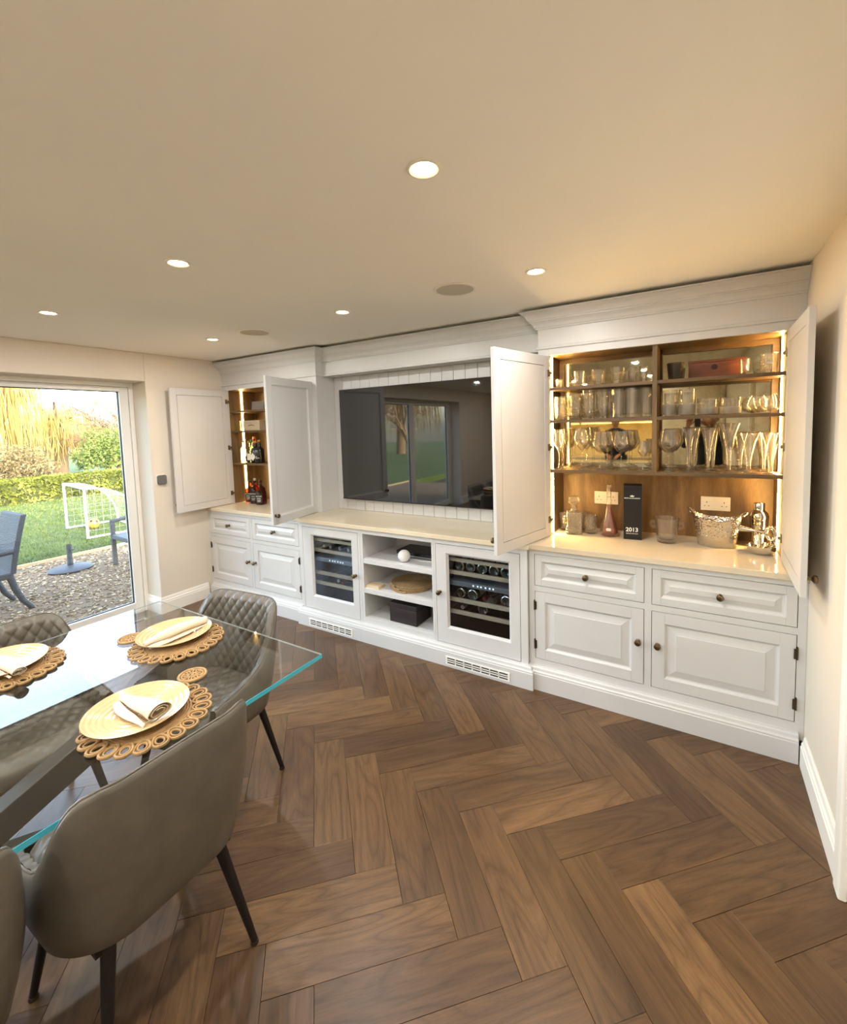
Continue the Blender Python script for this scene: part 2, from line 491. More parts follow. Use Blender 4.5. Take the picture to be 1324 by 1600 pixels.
# door in the right wall with architrave
struct('trim_1', MB().box(-.026, .0, DY1, DY1 + .065, 0, DZ + .065).box(-.026, 0, DY0 - .065, DY0, 0, DZ + .065).box(-.026, 0, DY0, DY1, DZ, DZ + .065), trimp, 'white door architrave at the end of the right wall', 'trim', bev=.006)
dr = MB().box(.03, .07, DY0, DY1, .004, DZ).build('door_1', trimp, None); tag(dr, 'white interior door in the right wall', 'door', kind='structure')
for (a, b, c, d) in ((-1.85, -1.57, .2, .9), (-1.48, -1.2, .2, .9), (-1.85, -1.57, 1.05, 1.88), (-1.48, -1.2, 1.05, 1.88)):
    MB().box(.022, .031, a, b, c, d).build('panel', trimp, dr, bev=.006)
hd = MB().lathe([(0, 0), (.026, 0), (.026, .008), (.01, .012), (.01, .04), (0, .04)], 16).xf(Matrix.Translation((.031, -1.16, 1.02)) @ Matrix.Rotation(-PI / 2, 4, 'Y')).tube([(-.008, -1.16, 1.02), (-.008, -1.28, 1.02)], .009, 10).build('handle', brass, dr, 40)

# patio door
XF = -4.92
win = thing('window_1', 'white framed glazed patio door looking onto the garden', 'patio door', (XF, (WY0 + WY1) / 2, 0)); win['kind'] = 'structure'
upvc = plain('frame_white', srgb(236, 234, 228), .35, var=.01, bump=0)
g = MB()
g.box(XF - .09, XF, WY1 - .036, WY1, 0, WZ).box(XF - .09, XF, WY0, WY0 + .036, 0, WZ).box(XF - .09, XF, WY0 + .036, WY1 - .036, WZ - .036, WZ).box(XF - .09, XF, WY0 + .036, WY1 - .036, 0, .03)
g.build('outer_frame', upvc, win, world=True, bev=.003)
seal = plain('glazing_seal', srgb(40, 40, 42), .6)
n3 = 3; span = (WY1 - WY0 - .072) / n3
for k in range(n3):
    b = WY1 - .036 - k * span - .0025; a = b - span + .005
    z0, z1 = .032, WZ - .040
    s = .072
    sash = MB()
    sash.box(XF - .08, XF - .012, a, a + s, z0, z1).box(XF - .08, XF - .012, b - s, b, z0, z1).box(XF - .08, XF - .012, a + s, b - s, z1 - .04, z1).box(XF - .08, XF - .012, a + s, b - s, z0, z0 + .064)
    so_ = sash.build('sash', upvc, win, world=True, bev=.004)
    p = MB().box(XF - .05, XF - .044, a + s - .004, b - s + .004, z0 + .06, z1 - .036)
    po_ = p.build('pane', pane_glass, win, world=True)
    sl = MB()
    e = .006
    ya, yb, za, zb = a + s, b - s, z0 + .064, z1 - .04
    sl.box(XF - .055, XF - .038, ya, ya + e, za, zb).box(XF - .055, XF - .038, yb - e, yb, za, zb).box(XF - .055, XF - .038, ya, yb, za, za + e).box(XF - .055, XF - .038, ya, yb, zb - e, zb)
    sl.build('seal', seal, win, world=True)
struct('sill_threshold', MB().box(XL - .34, XF - .09, WY0, WY1, -.1, .01), plain('stone_sill', srgb(200, 196, 188), .6), 'pale stone threshold outside the patio door', 'threshold')

# ------------------------------------------------------------------ ceiling fittings
lamp_e = emit('lamp_warm', (1.0, .78, .45), 30)
lampring = plain('lamp_ring', srgb(238, 232, 220), .4, var=.01, bump=0)
ring_me = MB().lathe([(.036, .004), (.036, -.003), (.042, -.006), (.049, -.004), (.050, 0), (.050, .004)], 32).mesh('bezel', lampring, 40)
dif_me = MB().lathe([(0, -.0005), (.036, -.0005), (.036, .003), (0, .003)], 28).mesh('diffuser', lamp_e, 40)
dl_names = {(-1.13, -1.89): 'ceiling downlight nearest the camera, largest of the six', (-2.36, -1.89): 'ceiling downlight over the middle of the glass table',
            (-3.70, -1.89): 'ceiling downlight closest to the patio door', (-1.13, -.85): 'ceiling downlight in front of the bar cabinet',
            (-2.36, -.85): 'ceiling downlight in front of the television', (-3.70, -.85): 'ceiling downlight in front of the bottle cabinet'}
for j, ly in enumerate((-.85, -1.89, -2.93, -3.97, -5.0, -6.0)):
    for lx in (-1.13, -2.36, -3.70):
        lab = dl_names.get((lx, ly)) or 'recessed downlight ' + {-2.93: 'level with the camera', -3.97: 'in the row behind the camera', -5.0: 'over the kitchen island', -6.0: 'along the kitchen units'}[ly] + {-1.13: ', bar side', -2.36: ', middle', -3.70: ', patio side'}[lx]
        t = thing('downlight', lab, 'downlight', (lx, ly, ZC), 0, 'recessed ceiling downlights')
        obj('bezel', ring_me, t); obj('diffuser', dif_me, t)
        ld = bpy.data.lights.new('downlight_beam', 'AREA'); ld.shape = 'DISK'; ld.size = .07; ld.energy = LAMP; ld.color = (1.0, .985, .95)
        ld.spread = math.radians(180)
        lo = bpy.data.objects.new('downlight_beam', ld); COL.objects.link(lo); lo.parent = t; lo.location = (0, 0, -.008)
grille = plain('speaker_grille', srgb(196, 190, 178), .6, var=.04, scale=200, bump=.3, bscale=600)
for lx, ly, lab in ((-1.579, -.832, 'round ceiling speaker to the left of the bar downlight'), (-3.249, -.811, 'round ceiling speaker beside the bottle cabinet downlight')):
    t = thing('ceiling_speaker', lab, 'speaker', (lx, ly, ZC), 0, 'round ceiling speakers')
    MB().lathe([(.100, .002), (.100, -.005), (.113, -.005), (.116, -.002), (.116, .002)], 40).build('rim', lampring, t, 40)
    MB().lathe([(0, -.0035), (.10, -.0035), (.10, .002), (0, .002)], 40).build('grille', grille, t, 40)
# wall control by the patio door
t = thing('wall_thermostat', 'small grey rounded thermostat on the wall beside the patio door', 'thermostat', (XL, -.798, 1.25))
def rrect(w, h, r, n=5):
    P = []
    for cx, cy, a0 in ((w / 2 - r, h / 2 - r, 0), (-w / 2 + r, h / 2 - r, PI / 2), (-w / 2 + r, -h / 2 + r, PI), (w / 2 - r, -h / 2 + r, 1.5 * PI)):
        for k in range(n + 1):
            a = a0 + PI / 2 * k / n; P.append((cx + r * math.cos(a), cy + r * math.sin(a)))
    return P
RX = Matrix.Rotation(PI / 2, 4, 'Y') @ Matrix.Rotation(PI / 2, 4, 'Z')
MB().prism(rrect(.088, .092, .018), 0, .012, .003).xf(Matrix(((0, 0, 1, 0), (1, 0, 0, 0), (0, 1, 0, 0), (0, 0, 0, 1)))).build('back_plate', trimp, t)
MB().prism(rrect(.084, .088, .018), .012, .026, .004).xf(Matrix(((0, 0, 1, 0), (1, 0, 0, 0), (0, 1, 0, 0), (0, 0, 0, 1)))).build('dial_face', plain('grey_plastic', srgb(92, 94, 98), .35, var=.05), t)
# ------------------------------------------------------------------ joinery helpers
def knob_mesh():
    return MB().lathe([(0, 0), (.013, 0), (.013, .003), (.007, .006), (.006, .016), (.009, .019), (.0165, .024), (.0175, .030), (.015, .036), (.008, .039), (0, .040)], 20).xf(Matrix.Rotation(PI / 2, 4, 'X')).mesh('knob', brass, 35)
KNOB = knob_mesh()
HINGE = MB().tube([(0, 0, -.028), (0, 0, .028)], .0052, 10).box(-.0, .012, -.002, .004, -.025, .025).lathe([(0, .028), (.004, .028), (.0045, .034), (0, .037)], 10).mesh('hinge', plain('hinge_bronze', srgb(84, 72, 58), .35, .9), 40)
def frame_front(mb, w, h, s, y0, y1):
    mb.box(0, s, y0, y1, 0, h).box(w - s, w, y0, y1, 0, h).box(s, w - s, y0, y1, 0, s).box(s, w - s, y0, y1, h - s, h)
def ring(mb, x0, x1, z0, z1, levels):
    """stacked rectangular rings [(inset, y)...] ending in a flat centre"""
    rows = []
    for i, y in levels:
        rows.append([(x0 + i, y, z0 + i), (x1 - i, y, z0 + i), (x1 - i, y, z1 - i), (x0 + i, y, z1 - i)])
    mb.grid(rows, False, True)
    k = len(mb.v) - 4
    mb.f.append((k, k + 1, k + 2, k + 3))
def raised_front(name, w, h, s, parent, loc, bevel=.036, th=.022, knob=None, hinges=None):
    """a raised-and-fielded front, local x 0..w, z 0..h, front face at y=0, thickness to +y"""
    m = MB(); frame_front(m, w, h, s, 0, th)
    d = m.build(name, paint, parent, loc=loc, bev=.0016)
    p = MB()
    ring(p, s - .0005, w - s + .0005, s - .0005, h - s + .0005, [(0, .001), (.005, .005), (.009, .011), (.014, .0125), (.017, .0125), (.017 + bevel, .005), (.017 + bevel + .002, .003), (.0175 + bevel + .003, .003)])
    p.build('panel', paint, d)
    if knob: obj('knob', KNOB, d, (knob[0], 0, knob[1]))
    for (hx, hz) in (hinges or []): obj('hinge', HINGE, d, (hx, -.003, hz), (0, 0, 0 if hx < w / 2 else PI))
    return d
PLP = lambda h, t: [(-.1, 0), (t, 0), (t, h - .042), (t - .003, h - .038), (t - .003, h - .03), (t - .012, h - .024), (t - .015, h - .010), (t - .022, h - .004), (-.1, h)]
ZW0, ZW1 = .888, .919
YBR, YBM = -.3544, -.3796

def base_unit(x0, x1, label, cols, hinge_out):
    t = thing('base_cabinet', label, 'cabinet', ((x0 + x1) / 2, 0, 0), 0, 'painted two door base cabinets')
    y = YBR
    zD0, zD1, zd0, zd1 = .659, .855, .187, .619
    m = MB()
    (a0, a1), (b0, b1) = cols
    m.box(x0, a0 - .003, y, y + .02, .10, ZW0).box(b1 + .003, x1, y, y + .02, .10, ZW0).box(a1 + .003, b0 - .003, y, y + .02, .10, ZW0)
    for (p, q) in ((a0 - .003, a1 + .003), (b0 - .003, b1 + .003)):
        m.box(p, q, y, y + .02, zD1 + .003, ZW0).box(p, q, y, y + .02, zd1 + .003, zD0 - .003).box(p, q, y, y + .02, .10, zd0 - .003)
    m.box(x0, x1, y + .032, YB - .003, .10, ZW0 - .001)
    m.box(x0, x0 + .018, y + .02, y + .032, .10, ZW0).box(x1 - .018, x1, y + .02, y + .032, .10, ZW0)
    m.build('carcass', paint, t, world=True)
    dx = (x0 + x1) / 2
    for k, (p, q) in enumerate(cols):
        raised_front('drawer', q - p, zD1 - zD0, .042, t, (p - dx, y - .0005, zD0), .024, knob=((q - p) / 2, (zD1 - zD0) / 2))
        ins = q - p - .028 if k == 0 else .028
        hx = -.003 if k == 0 else q - p + .003
        raised_front('door', q - p, zd1 - zd0, .062, t, (p - dx, y - .0005, zd0), .036, knob=(ins, .245), hinges=[(hx, .09), (hx, zd1 - zd0 - .09)])
    return t
RC = base_unit(-1.349, -.001, 'white base cabinet with drawers under the glassware bar', ((-1.311, -.697), (-.656, -.0385)), None)
LC = base_unit(XL + .001, -3.346, 'white base cabinet with drawers under the bottle cabinet', ((-4.6695, -4.0565), (-4.021, -3.403)), None)
# plinths
MB().sweep(PLP(.145, .042), [(-1.33, YBR), (-.024, YBR)]).build('plinth', paint, RC, world=True)
MB().sweep(PLP(.145, .042), [(XL + .024, YBR), (-3.376, YBR)]).build('plinth', paint, LC, world=True)

# middle units: two cooler housings and an open shelf unit
def mid_unit(name, x0, x1, label, cat):
    t = thing(name, label, cat, ((x0 + x1) / 2, 0, 0)); return t
def vent(parent, x0, x1, z0, z1, y):
    m = MB(); n = 7; rows = 3
    b = .008; gap = .007
    m.box(x0, x1, y - .005, y, z0, z0 + b).box(x0, x1, y - .005, y, z1 - b, z1).box(x0, x0 + b * 1.6, y - .005, y, z0 + b, z1 - b).box(x1 - b * 1.6, x1, y - .005, y, z0 + b, z1 - b)
    v = m.build('vent_grille', trimp, parent, world=True)
    MB().box(x0 + b, x1 - b, y - .001, y - .0003, z0 + b, z1 - b).build('vent_back', plain('vent_dark', srgb(52, 50, 48), .8), v, world=True)
    for r in range(1, rows):
        zz = z0 + b + (z1 - z0 - 2 * b) * r / rows
        MB().box(x0 + b, x1 - b, y - .0045, y - .001, zz - .003, zz + .003).build('slat', trimp, v, world=True)
    for c in range(1, n):
        xx = x0 + b * 1.6 + (x1 - x0 - 3.2 * b) * c / n
        MB().box(xx - .004, xx + .004, y - .0045, y - .001, z0 + b, z1 - b).build('bar', trimp, v, world=True)
def cooler_unit(x0, x1, d0, d1, g0, g1, label, plx0, plx1, path, knob_left):
    t = mid_unit('cooler_cabinet', x0, x1, label, 'cabinet')
    y = YBM
    m = MB()
    m.box(x0, d0 - .003, y, y + .02, .10, ZW0).box(d1 + .003, x1, y, y + .02, .10, ZW0).box(d0 - .003, d1 + .003, y, y + .02, .854, ZW0).box(d0 - .003, d1 + .003, y, y + .02, .10, .145)
    m.box(x0, x0 + .018, y + .02, YB - .003, .10, ZW0).box(x1 - .018, x1, y + .02, YB - .003, .10, ZW0).box(x0 + .018, x1 - .018, YB - .02, YB - .003, .10, ZW0)
    m.box(x0 + .018, x1 - .018, y + .02, YB - .02, .10, .118).box(x0 + .018, x1 - .018, y + .02, YB - .02, ZW0 - .018, ZW0)
    m.build('carcass', paint, t, world=True)
    z0, z1 = .149, .850; gz0, gz1 = .270, .777
    d = bpy.data.objects.new('door', None)
    dm = MB()
    W = d1 - d0; H = z1 - z0
    a, b, c, e = g0 - d0, g1 - d0, gz0 - z0, gz1 - z0
    th = .022
    # front frame with a stepped, bevelled inner edge
    q = .014
    rows = []
    for (i, yy) in ((None, 0), (0, 0), (.002, .004), (q * .6, .009), (q, .014), (q, th)):
        if i is None: rows.append([(0, yy, 0), (W, yy, 0), (W, yy, H), (0, yy, H)])
        else: rows.append([(a - q + i, yy, c - q + i), (b + q - i, yy, c - q + i), (b + q - i, yy, e + q - i), (a - q + i, yy, e + q - i)])
    rows.append([(0, th, 0), (W, th, 0), (W, th, H), (0, th, H)])
    dm.grid(rows, True, True)
    d = dm.build('door', paint, t, loc=(d0 - (x0 + x1) / 2, y - .0005, z0), bev=.0012)
    MB().box(a - .004, b + .004, .015, .019, c - .004, e + .004).build('pane', thin_glass('cooler_glass', (.80, .84, .88), 1.3), d)
    obj('knob', KNOB, d, (.028 if knob_left else W - .028, 0, .36))
    MB().sweep(PLP(.145, .042), path).build('plinth', paint, t, world=True)
    vent(t, plx0, plx1, .018, .077, y - .042)
    return t
CLu = cooler_unit(-3.340, -2.694, -3.325, -2.719, -3.212, -2.794, 'white cabinet housing the wine cooler beside the drawers', -3.245, -2.770, [(-3.340, -.30), (-3.340, YBM), (-2.694, YBM)], False)
CRu = cooler_unit(-2.028, -1.352, -2.011, -1.401, -1.915, -1.478, 'white cabinet housing the wine cooler next to the bar unit', -1.928, -1.461, [(-2.028, YBM), (-1.352, YBM), (-1.352, -.30)], True)
# open shelves
x0, x1 = -2.693, -2.029
OS = thing('open_shelf_unit', 'white open shelf unit between the two wine coolers', 'shelf unit', ((x0 + x1) / 2, 0, 0))
a, b = -2.667, -2.046
y = YBM
m = MB()
m.box(x0, a, y, y + .02, .10, ZW0).box(b, x1, y, y + .02, .10, ZW0).box(a, b, y, y + .02, .852, ZW0).box(a, b, y, y + .02, .10, .185)
m.box(x0, a, y + .02, .10, .10, ZW0).box(b, x1, y + .02, .10, .10, ZW0).box(a, b, .085, .10, .10, ZW0)
m.box(a, b, y + .02, .085, .10, .182).box(a, b, y + .02, .085, .852, ZW0)
m.build('carcass', paint, OS, world=True, bev=.001)
for z0, z1 in ((.618, .655), (.382, .420)):
    MB().box(a, b, y + .002, .085, z0, z1).build('shelf', paint, OS, world=True, bev=.0015)
MB().sweep(PLP(.145, .042), [(x0, YBM), (x1, YBM)]).build('plinth', paint, OS, world=True)
# worktop
m = MB().prism([(XL + .001, -.372), (-3.362, -.372), (-3.362, -.398), (-1.336, -.398), (-1.336, -.372), (-.001, -.372), (-.001, YB - .002), (XL + .001, YB - .002)], ZW0, ZW1, .0025)
wt = m.build('worktop', quartz, None, bev=.0015); tag(wt, 'long pale polished quartz worktop over all the base cabinets', 'worktop')

# ------------------------------------------------------------------ wine coolers
def cooler(x0, x1, label, bottles, glabel):
    t = thing('wine_cooler', label, 'wine cooler', ((x0 + x1) / 2, -.1, .119))
    yf = -.335
    m = MB()
    m.box(x0, x0 + .03, yf, .2, .119, .86).box(x1 - .03, x1, yf, .2, .119, .86).box(x0 + .03, x1 - .03, .18, .2, .119, .86).box(x0 + .03, x1 - .03, yf, .18, .119, .16).box(x0 + .03, x1 - .03, yf, .18, .82, .86)
    m.build('body', plain('cooler_inside', srgb(20, 24, 30), .4, var=.05), t, world=True)
    strips = [(.727, .752), (.634, .660), (.439, .466), (.352, .378)]
    for a, b in strips:
        MB().box(x0 + .035, x1 - .035, yf, yf + .02, a, b).build('shelf_front', palewood, t, world=True, bev=.002)
        s = MB()
        for k in range(5):
            xx = x0 + .05 + (x1 - x0 - .1) * k / 4
            s.box(xx - .006, xx + .006, yf + .02, .16, a + .002, a + .010)
        s.build('shelf_rails', plain('rail_chrome', srgb(120, 120, 122), .3, 1), t, world=True)
    MB().box(x0 + .035, x1 - .035, yf - .002, .17, .556, .590).build('control_panel', plain('panel_grey', srgb(150, 154, 158), .35, .5), t, world=True, bev=.002)
    dsp = emit('display_white', (.8, .9, 1.0), 1.6)
    cx = (x0 + x1) / 2
    for k, dx in enumerate((-.045, -.012, .012, .045, .075, .10)):
        MB().box(cx + dx - .005, cx + dx + .005, yf - .0035, yf - .002, .570, .580).build('display', dsp, t, world=True)
    cols = {'g': drink_glass('bottle_green', (.12, .2, .1), .8), 'f': None}
    for (bx, bz, r, kind, lab) in bottles:
        wine_bottle((bx, yf + .022, bz), r, kind, lab, glabel)
    return t
bot_dark = plain('wine_glass_dark', srgb(26, 30, 22), .08, var=.1, bump=0, coat=.5)
foil = {'s': plain('foil_silver', srgb(196, 192, 184), .25, .9), 'r': plain('foil_red', srgb(120, 46, 44), .35, .5), 'k': plain('foil_black', srgb(40, 38, 38), .3, .4), 'b': None}
def wine_bottle(p, r, kind, lab, group):
    """lies on its side, axis along y, capsule or punt towards the front"""
    t = thing('wine_bottle', lab, 'bottle', p, 0, group)
    M = Matrix.Rotation(-PI / 2, 4, 'X')
    if kind == 'p':   # punt end to the front
        prof = [(0, .018), (r * .55, .006), (r * .8, 0), (r * .96, .003), (r, .012), (r, .18), (r * .8, .215), (r * .36, .25), (r * .33, .315), (0, .316)]
        MB().lathe(prof, 20).xf(M).build('body', bot_dark, t, 40)
        MB().lathe([(r * 1.0, .05), (r * 1.012, .052), (r * 1.012, .14), (r, .142)], 20).xf(M).build('label', plain('paper_cream', srgb(228, 220, 200), .7), t, 40)
        MB().lathe([(r * .80, -.001), (r * .97, .002), (r * 1.005, .012)], 20).xf(M).build('base_rim', foil['s'], t, 40)
    else:
        n = .0155
        prof = [(n, .055), (n, .085), (r * .8, .125), (r, .155), (r, .30), (0, .31)]
        MB().lathe(prof, 20).xf(M).build('body', bot_dark, t, 40)
        MB().lathe([(0, 0), (n * .9, 0), (n, .002), (n * 1.02, .06)], 16).xf(M).build('capsule', foil[kind], t, 40)
    return t
zr = {1: .660 + .033, 3: .466 + .033, 4: .378 + .033}
R1 = [(x, zr[1], .036, 'p', 'wine bottle base on the top shelf of the bar side cooler, ' + n + ' of the row') for x, n in ((-1.862, 'leftmost'), (-1.776, 'second'), (-1.690, 'middle'), (-1.604, 'fourth'), (-1.520, 'rightmost'))]
R1 += [(-1.855, zr[3], .034, 'p', 'bottle at the left end of the bar side cooler middle shelf'), (-1.765, zr[3], .038, 'p', 'large bottle base beside the left end of the bar side cooler middle shelf'),
       (-1.678, zr[3] - .015, .036, 'r', 'red capsuled bottle in the middle of the bar side cooler'), (-1.596, zr[3] - .01, .036, 'k', 'black capsuled bottle on the bar side cooler middle shelf'), (-1.522, zr[3], .036, 'p', 'bottle at the right end of the bar side cooler middle shelf'),
       (-1.843, zr[4] - .012, .034, 's', 'small capsuled bottle low on the left of the bar side cooler'), (-1.690, zr[4], .036, 'p', 'single bottle base on the lowest shelf of the bar side cooler')]
cooler(-1.985, -1.415, 'dark wine cooler with many bottles behind the glass door near the bar', R1, 'wine bottles in the bar side cooler')
L1 = [(-3.150, zr[1] - .012, .034, 's', 'silver capped bottle leftmost in the drawer side cooler'), (-3.075, zr[1] - .012, .034, 's', 'silver capped bottle second from left in the drawer side cooler'),
      (-2.968, zr[1] - .012, .034, 's', 'silver capped bottle third from left in the drawer side cooler'), (-2.878, zr[1] - .012, .034, 's', 'silver capped bottle at the right in the drawer side cooler'),
      (-3.00, zr[4] - .008, .034, 's', 'pale capped bottle low in the drawer side cooler'), (-2.955, zr[4] - .018, .03, 'r', 'red capped bottle low in the drawer side cooler')]
cooler(-3.300, -2.735, 'dark nearly empty wine cooler behind the glass door near the drawers', L1, 'wine bottles in the drawer side cooler')

# ------------------------------------------------------------------ upper cabinets
YU = -.110            # upper face
ZU0, ZO, ZFB, ZCB, ZCT = ZW1 + .0005, 2.100, 2.143, 2.270, 2.379
def crown(y_out=.095):
    z0, z1 = ZCB, ZCT
    return [(-.02, z0), (.010, z0), (.012, z0 + .008), (.018, z0 + .012), (.026, z0 + .030), (.040, z0 + .044), (.046, z0 + .046), (.046, z0 + .053), (.052, z0 + .055), (.056, z0 + .066), (.068, z0 + .084), (.084, z0 + .094), (.088, z0 + .096), (.088, z0 + .100), (y_out, z0 + .102), (y_out, z1), (-.02, z1)]
BEAD = [(-.01, ZFB), (.006, ZFB), (.010, ZFB + .003), (.010, ZFB + .008), (.006, ZFB + .011), (.006, ZFB + .015), (0, ZFB + .020), (-.01, ZFB + .020)]
YM = -.023
MIR = .175
mirror_m, n_, out_ = _new('antiqued_mirror')
v_, _x = _coords(n_)
f_ = _noise(n_, v_, 5, 6, .7, .6)
c_ = _ramp(n_, f_, [(.3, srgb(138, 128, 102)), (.5, srgb(166, 156, 128)), (.7, srgb(176, 168, 142))])
p_ = n_.nodes.new('ShaderNodeBsdfPrincipled'); p_.inputs['Metallic'].default_value = 1; p_.inputs['Roughness'].default_value = .025
n_.links.new(c_, p_.inputs['Base Color']); n_.links.new(p_.outputs[0], out_.inputs[0])

def upper(x0, x1, o0, o1, label, side, kinds):
    t = thing('wall_cabinet', label, 'cabinet', ((x0 + x1) / 2, 0, ZU0))
    m = MB()
    m.box(x0, o0, YU, YU + .022, ZU0, ZFB + .02).box(o1, x1, YU, YU + .022, ZU0, ZFB + .02).box(o0, o1, YU, YU + .022, ZO, ZFB + .02)
    m.box(x0, x1, YU - .001, YU + .022, ZFB + .005, ZCT - .003)
    m.build('face_frame', paint, t, world=True, bev=.001)
    c = MB()
    c.box(x0, x0 + .018, YU + .022, YB - .003, ZU0, ZCT - .004).box(x1 - .018, x1, YU + .022, YB - .003, ZU0, ZCT - .004)
    c.box(x0 + .018, x1 - .018, YU + .022, YB - .003, ZO + .022, ZO + .04)
    c.build('carcass', paint, t, world=True)
    if side == 'R': cp = [(x0, .2), (x0, YU), (x1, YU)]; 
    else: cp = [(x0, YU), (x1, YU), (x1, .2)]
    MB().sweep(crown(), cp).build('cornice', paint, t, world=True)
    MB().sweep(BEAD, cp).build('frieze_bead', paint, t, world=True)
    # oak lining
    l = MB()
    l.box(x0 + .018, o0, YU + .022, .24, ZU0, ZO + .02).box(o1, x1 - .018, YU + .022, .24, ZU0, ZO + .02).box(o0, o1, YU + .022, .24, ZO, ZO + .02)
    l.build('side_lining', baroak, t, world=True)
    MB().box(o0 - .03, o1 + .03, .241, .262, ZU0, ZO + .02).build('back_panel', baroak, t, world=True)
    return t
UR = upper(-1.350, -.001, -1.280, -.070, 'white wall cabinet with open doors showing the lit glassware bar', 'R', None)
UL = upper(XL + .001, -3.345, -4.625, -3.415, 'white wall cabinet with open doors showing lit spirit bottles', 'L', None)
# bar interior
def shelf(t, x0, x1, z, th=.02, y0=-.083, y1=.160): return MB().box(x0, x1, y0, y1, z - th, z).build('shelf', shelfoak, t, world=True, bev=.001)
S1, S2, S3 = 1.897, 1.686, 1.360
XD0, XD1 = -.684, -.659
MB().box(XD0, XD1, -.085, .160, S3, ZO).build('divider', baroak, UR, world=True, bev=.001)
shelf(UR, -1.2795, -.0705, S3, .022)
for z in (S1, S2):
    shelf(UR, -1.2795, XD0, z); shelf(UR, XD1, -.0705, z)
fr = MB()
fr.box(-1.2795, -1.25, .160, .176, S3, ZO).box(-.10, -.0705, .160, .176, S3, ZO).box(XD0 - .012, XD1 + .012, .160, .176, S3, ZO).box(-1.25, -.10, .160, .176, ZO - .03, ZO).box(-1.25, -.10, .160, .176, S3 - .022, S3 + .004)
fr.build('mirror_frame', shelfoak, UR, world=True)
MB().box(-1.2795, -.0705, .178, .24, S3 - .05, ZO).build('mirror_backing', shelfoak, UR, world=True)
for a, b in ((-1.2785, XD0 + .010), (XD1 - .010, -.0715)):
    MB().box(a, b, MIR - .0, MIR + .002, S3 - .02, ZO - .001).build('mirror', mirror_m, UR, world=True)
def led(t, x0, x1, y0, y1, z0, z1, m=None):
    a = MB().box(x0, x1, y0, y1, z0, z1).build('led_strip', m or ledm, t, world=True); return a
led_dim = emit('led_warm_dimmed', (1.0, .60, .19), LED * .42)
led(UR, -1.2798, -1.2765, -.050, -.032, ZU0 + .01, ZO - .003)
led(UR, -.0735, -.0702, .045, .063, ZU0 + .01, ZO - .003)
# bottle cabinet interior
for z in (1.888, 1.680, 1.345): shelf(UL, -4.6245, -3.4155, z, .018)
led(UL, -4.6248, -4.6215, .055, .073, ZU0 + .01, ZO - .003, led_dim)
led(UL, -3.4185, -3.4152, .055, .073, ZU0 + .01, ZO - .003, led_dim)
MB().box(-4.6245, -3.4155, .236, .2405, ZU0, ZO).build('back_lining', plain('dark_veneer', srgb(60, 44, 30), .35, var=.15, scale=5), UL, world=True)

# middle bridge: pelmet and cornice over the television
BR = thing('pelmet', 'white pelmet with cornice bridging above the television', 'pelmet', (-2.3475, 0, ZFB))
bx0, bx1 = -3.3449, -1.3501
MB().box(bx0, bx1, YM, YM + .022, ZFB, ZCT - .003).box(bx0, bx1, YM + .022, YB - .003, ZFB, ZFB + .018).build('frieze', paint, BR, world=True)
MB().sweep(crown(), [(bx0, YM), (bx1, YM)]).build('cornice', paint, BR, world=True)
MB().sweep(BEAD, [(bx0, YM), (bx1, YM)]).build('frieze_bead', paint, BR, world=True)
# tongue and groove boards behind the television
TGP = thing('wall_panelling', 'white tongue and groove board panel behind the television', 'panelling', (-2.3475, .12, ZW1))
MB().box(bx0, bx1, .128, .14, ZW1, ZFB).build('backing', paint, TGP, world=True)
bwid = .1042; nb = 18; gx = -2.3475 - 9 * bwid + .045
xs = [bx0] + [gx + k * bwid for k in range(0, nb + 1)] + [bx1]
for a, b in zip(xs, xs[1:]):
    if b - a < .01: continue
    MB().box(a + .0012, b - .0012, .116, .128, ZW1 + .001, ZFB - .001).build('board', paint, TGP, world=True, bev=.003)

# upper doors
def upper_door(parent, hx, sign, ang, plain_face):
    """hinged at hx; sign +1: closed door extends towards +x; ang = opening angle"""
    W, H = .603, 1.172
    th = .022; s = .062
    d = MB()
    frame_front(d, W, H, s, 0, th)
    if sign < 0: d.xf(Matrix.Scale(-1, 4, (1, 0, 0)))
    o = d.build('door', paint, parent, bev=.0012)
    p = MB()
    q = .016
    ring(p, s - .0005, W - s + .0005, s - .0005, H - s + .0005, [(0, .001), (.004, .003), (.008, .009), (q, .012), (q + .002, .013), (q + .003, .013)])
    p.box(s + .003, W - s - .003, .014, th - .0008, s + .003, H - s - .003)
    if sign < 0: p.xf(Matrix.Scale(-1, 4, (1, 0, 0)))
    p.build('panel', paint, o)
    obj('knob', KNOB, o, (sign * (W - .03), 0, .075))
    for hz in (.11, H / 2, H - .11):
        hb = MB()
        hb.box(.002, .028, th, th + .006, hz - .022, hz + .022).box(-.012, .012, th + .001, th + .016, hz - .008, hz + .008)
        if sign < 0: hb.xf(Matrix.Scale(-1, 4, (1, 0, 0)))
        hb.build('hinge', plain('hinge_nickel', srgb(150, 132, 100), .3, .9), o, bev=.001)
    o.location = Vector((hx, YU - .001, .9235)) - parent.location
    o.rotation_euler = (0, 0, -sign * ang)
    return o
upper_door(UR, -1.2965, 1, math.radians(103.5), None)
upper_door(UR, -.0535, -1, math.radians(88.6), None)
upper_door(UL, -4.6395, 1, math.radians(88.3), None)
upper_door(UL, -3.3985, -1, math.radians(100.5), None)

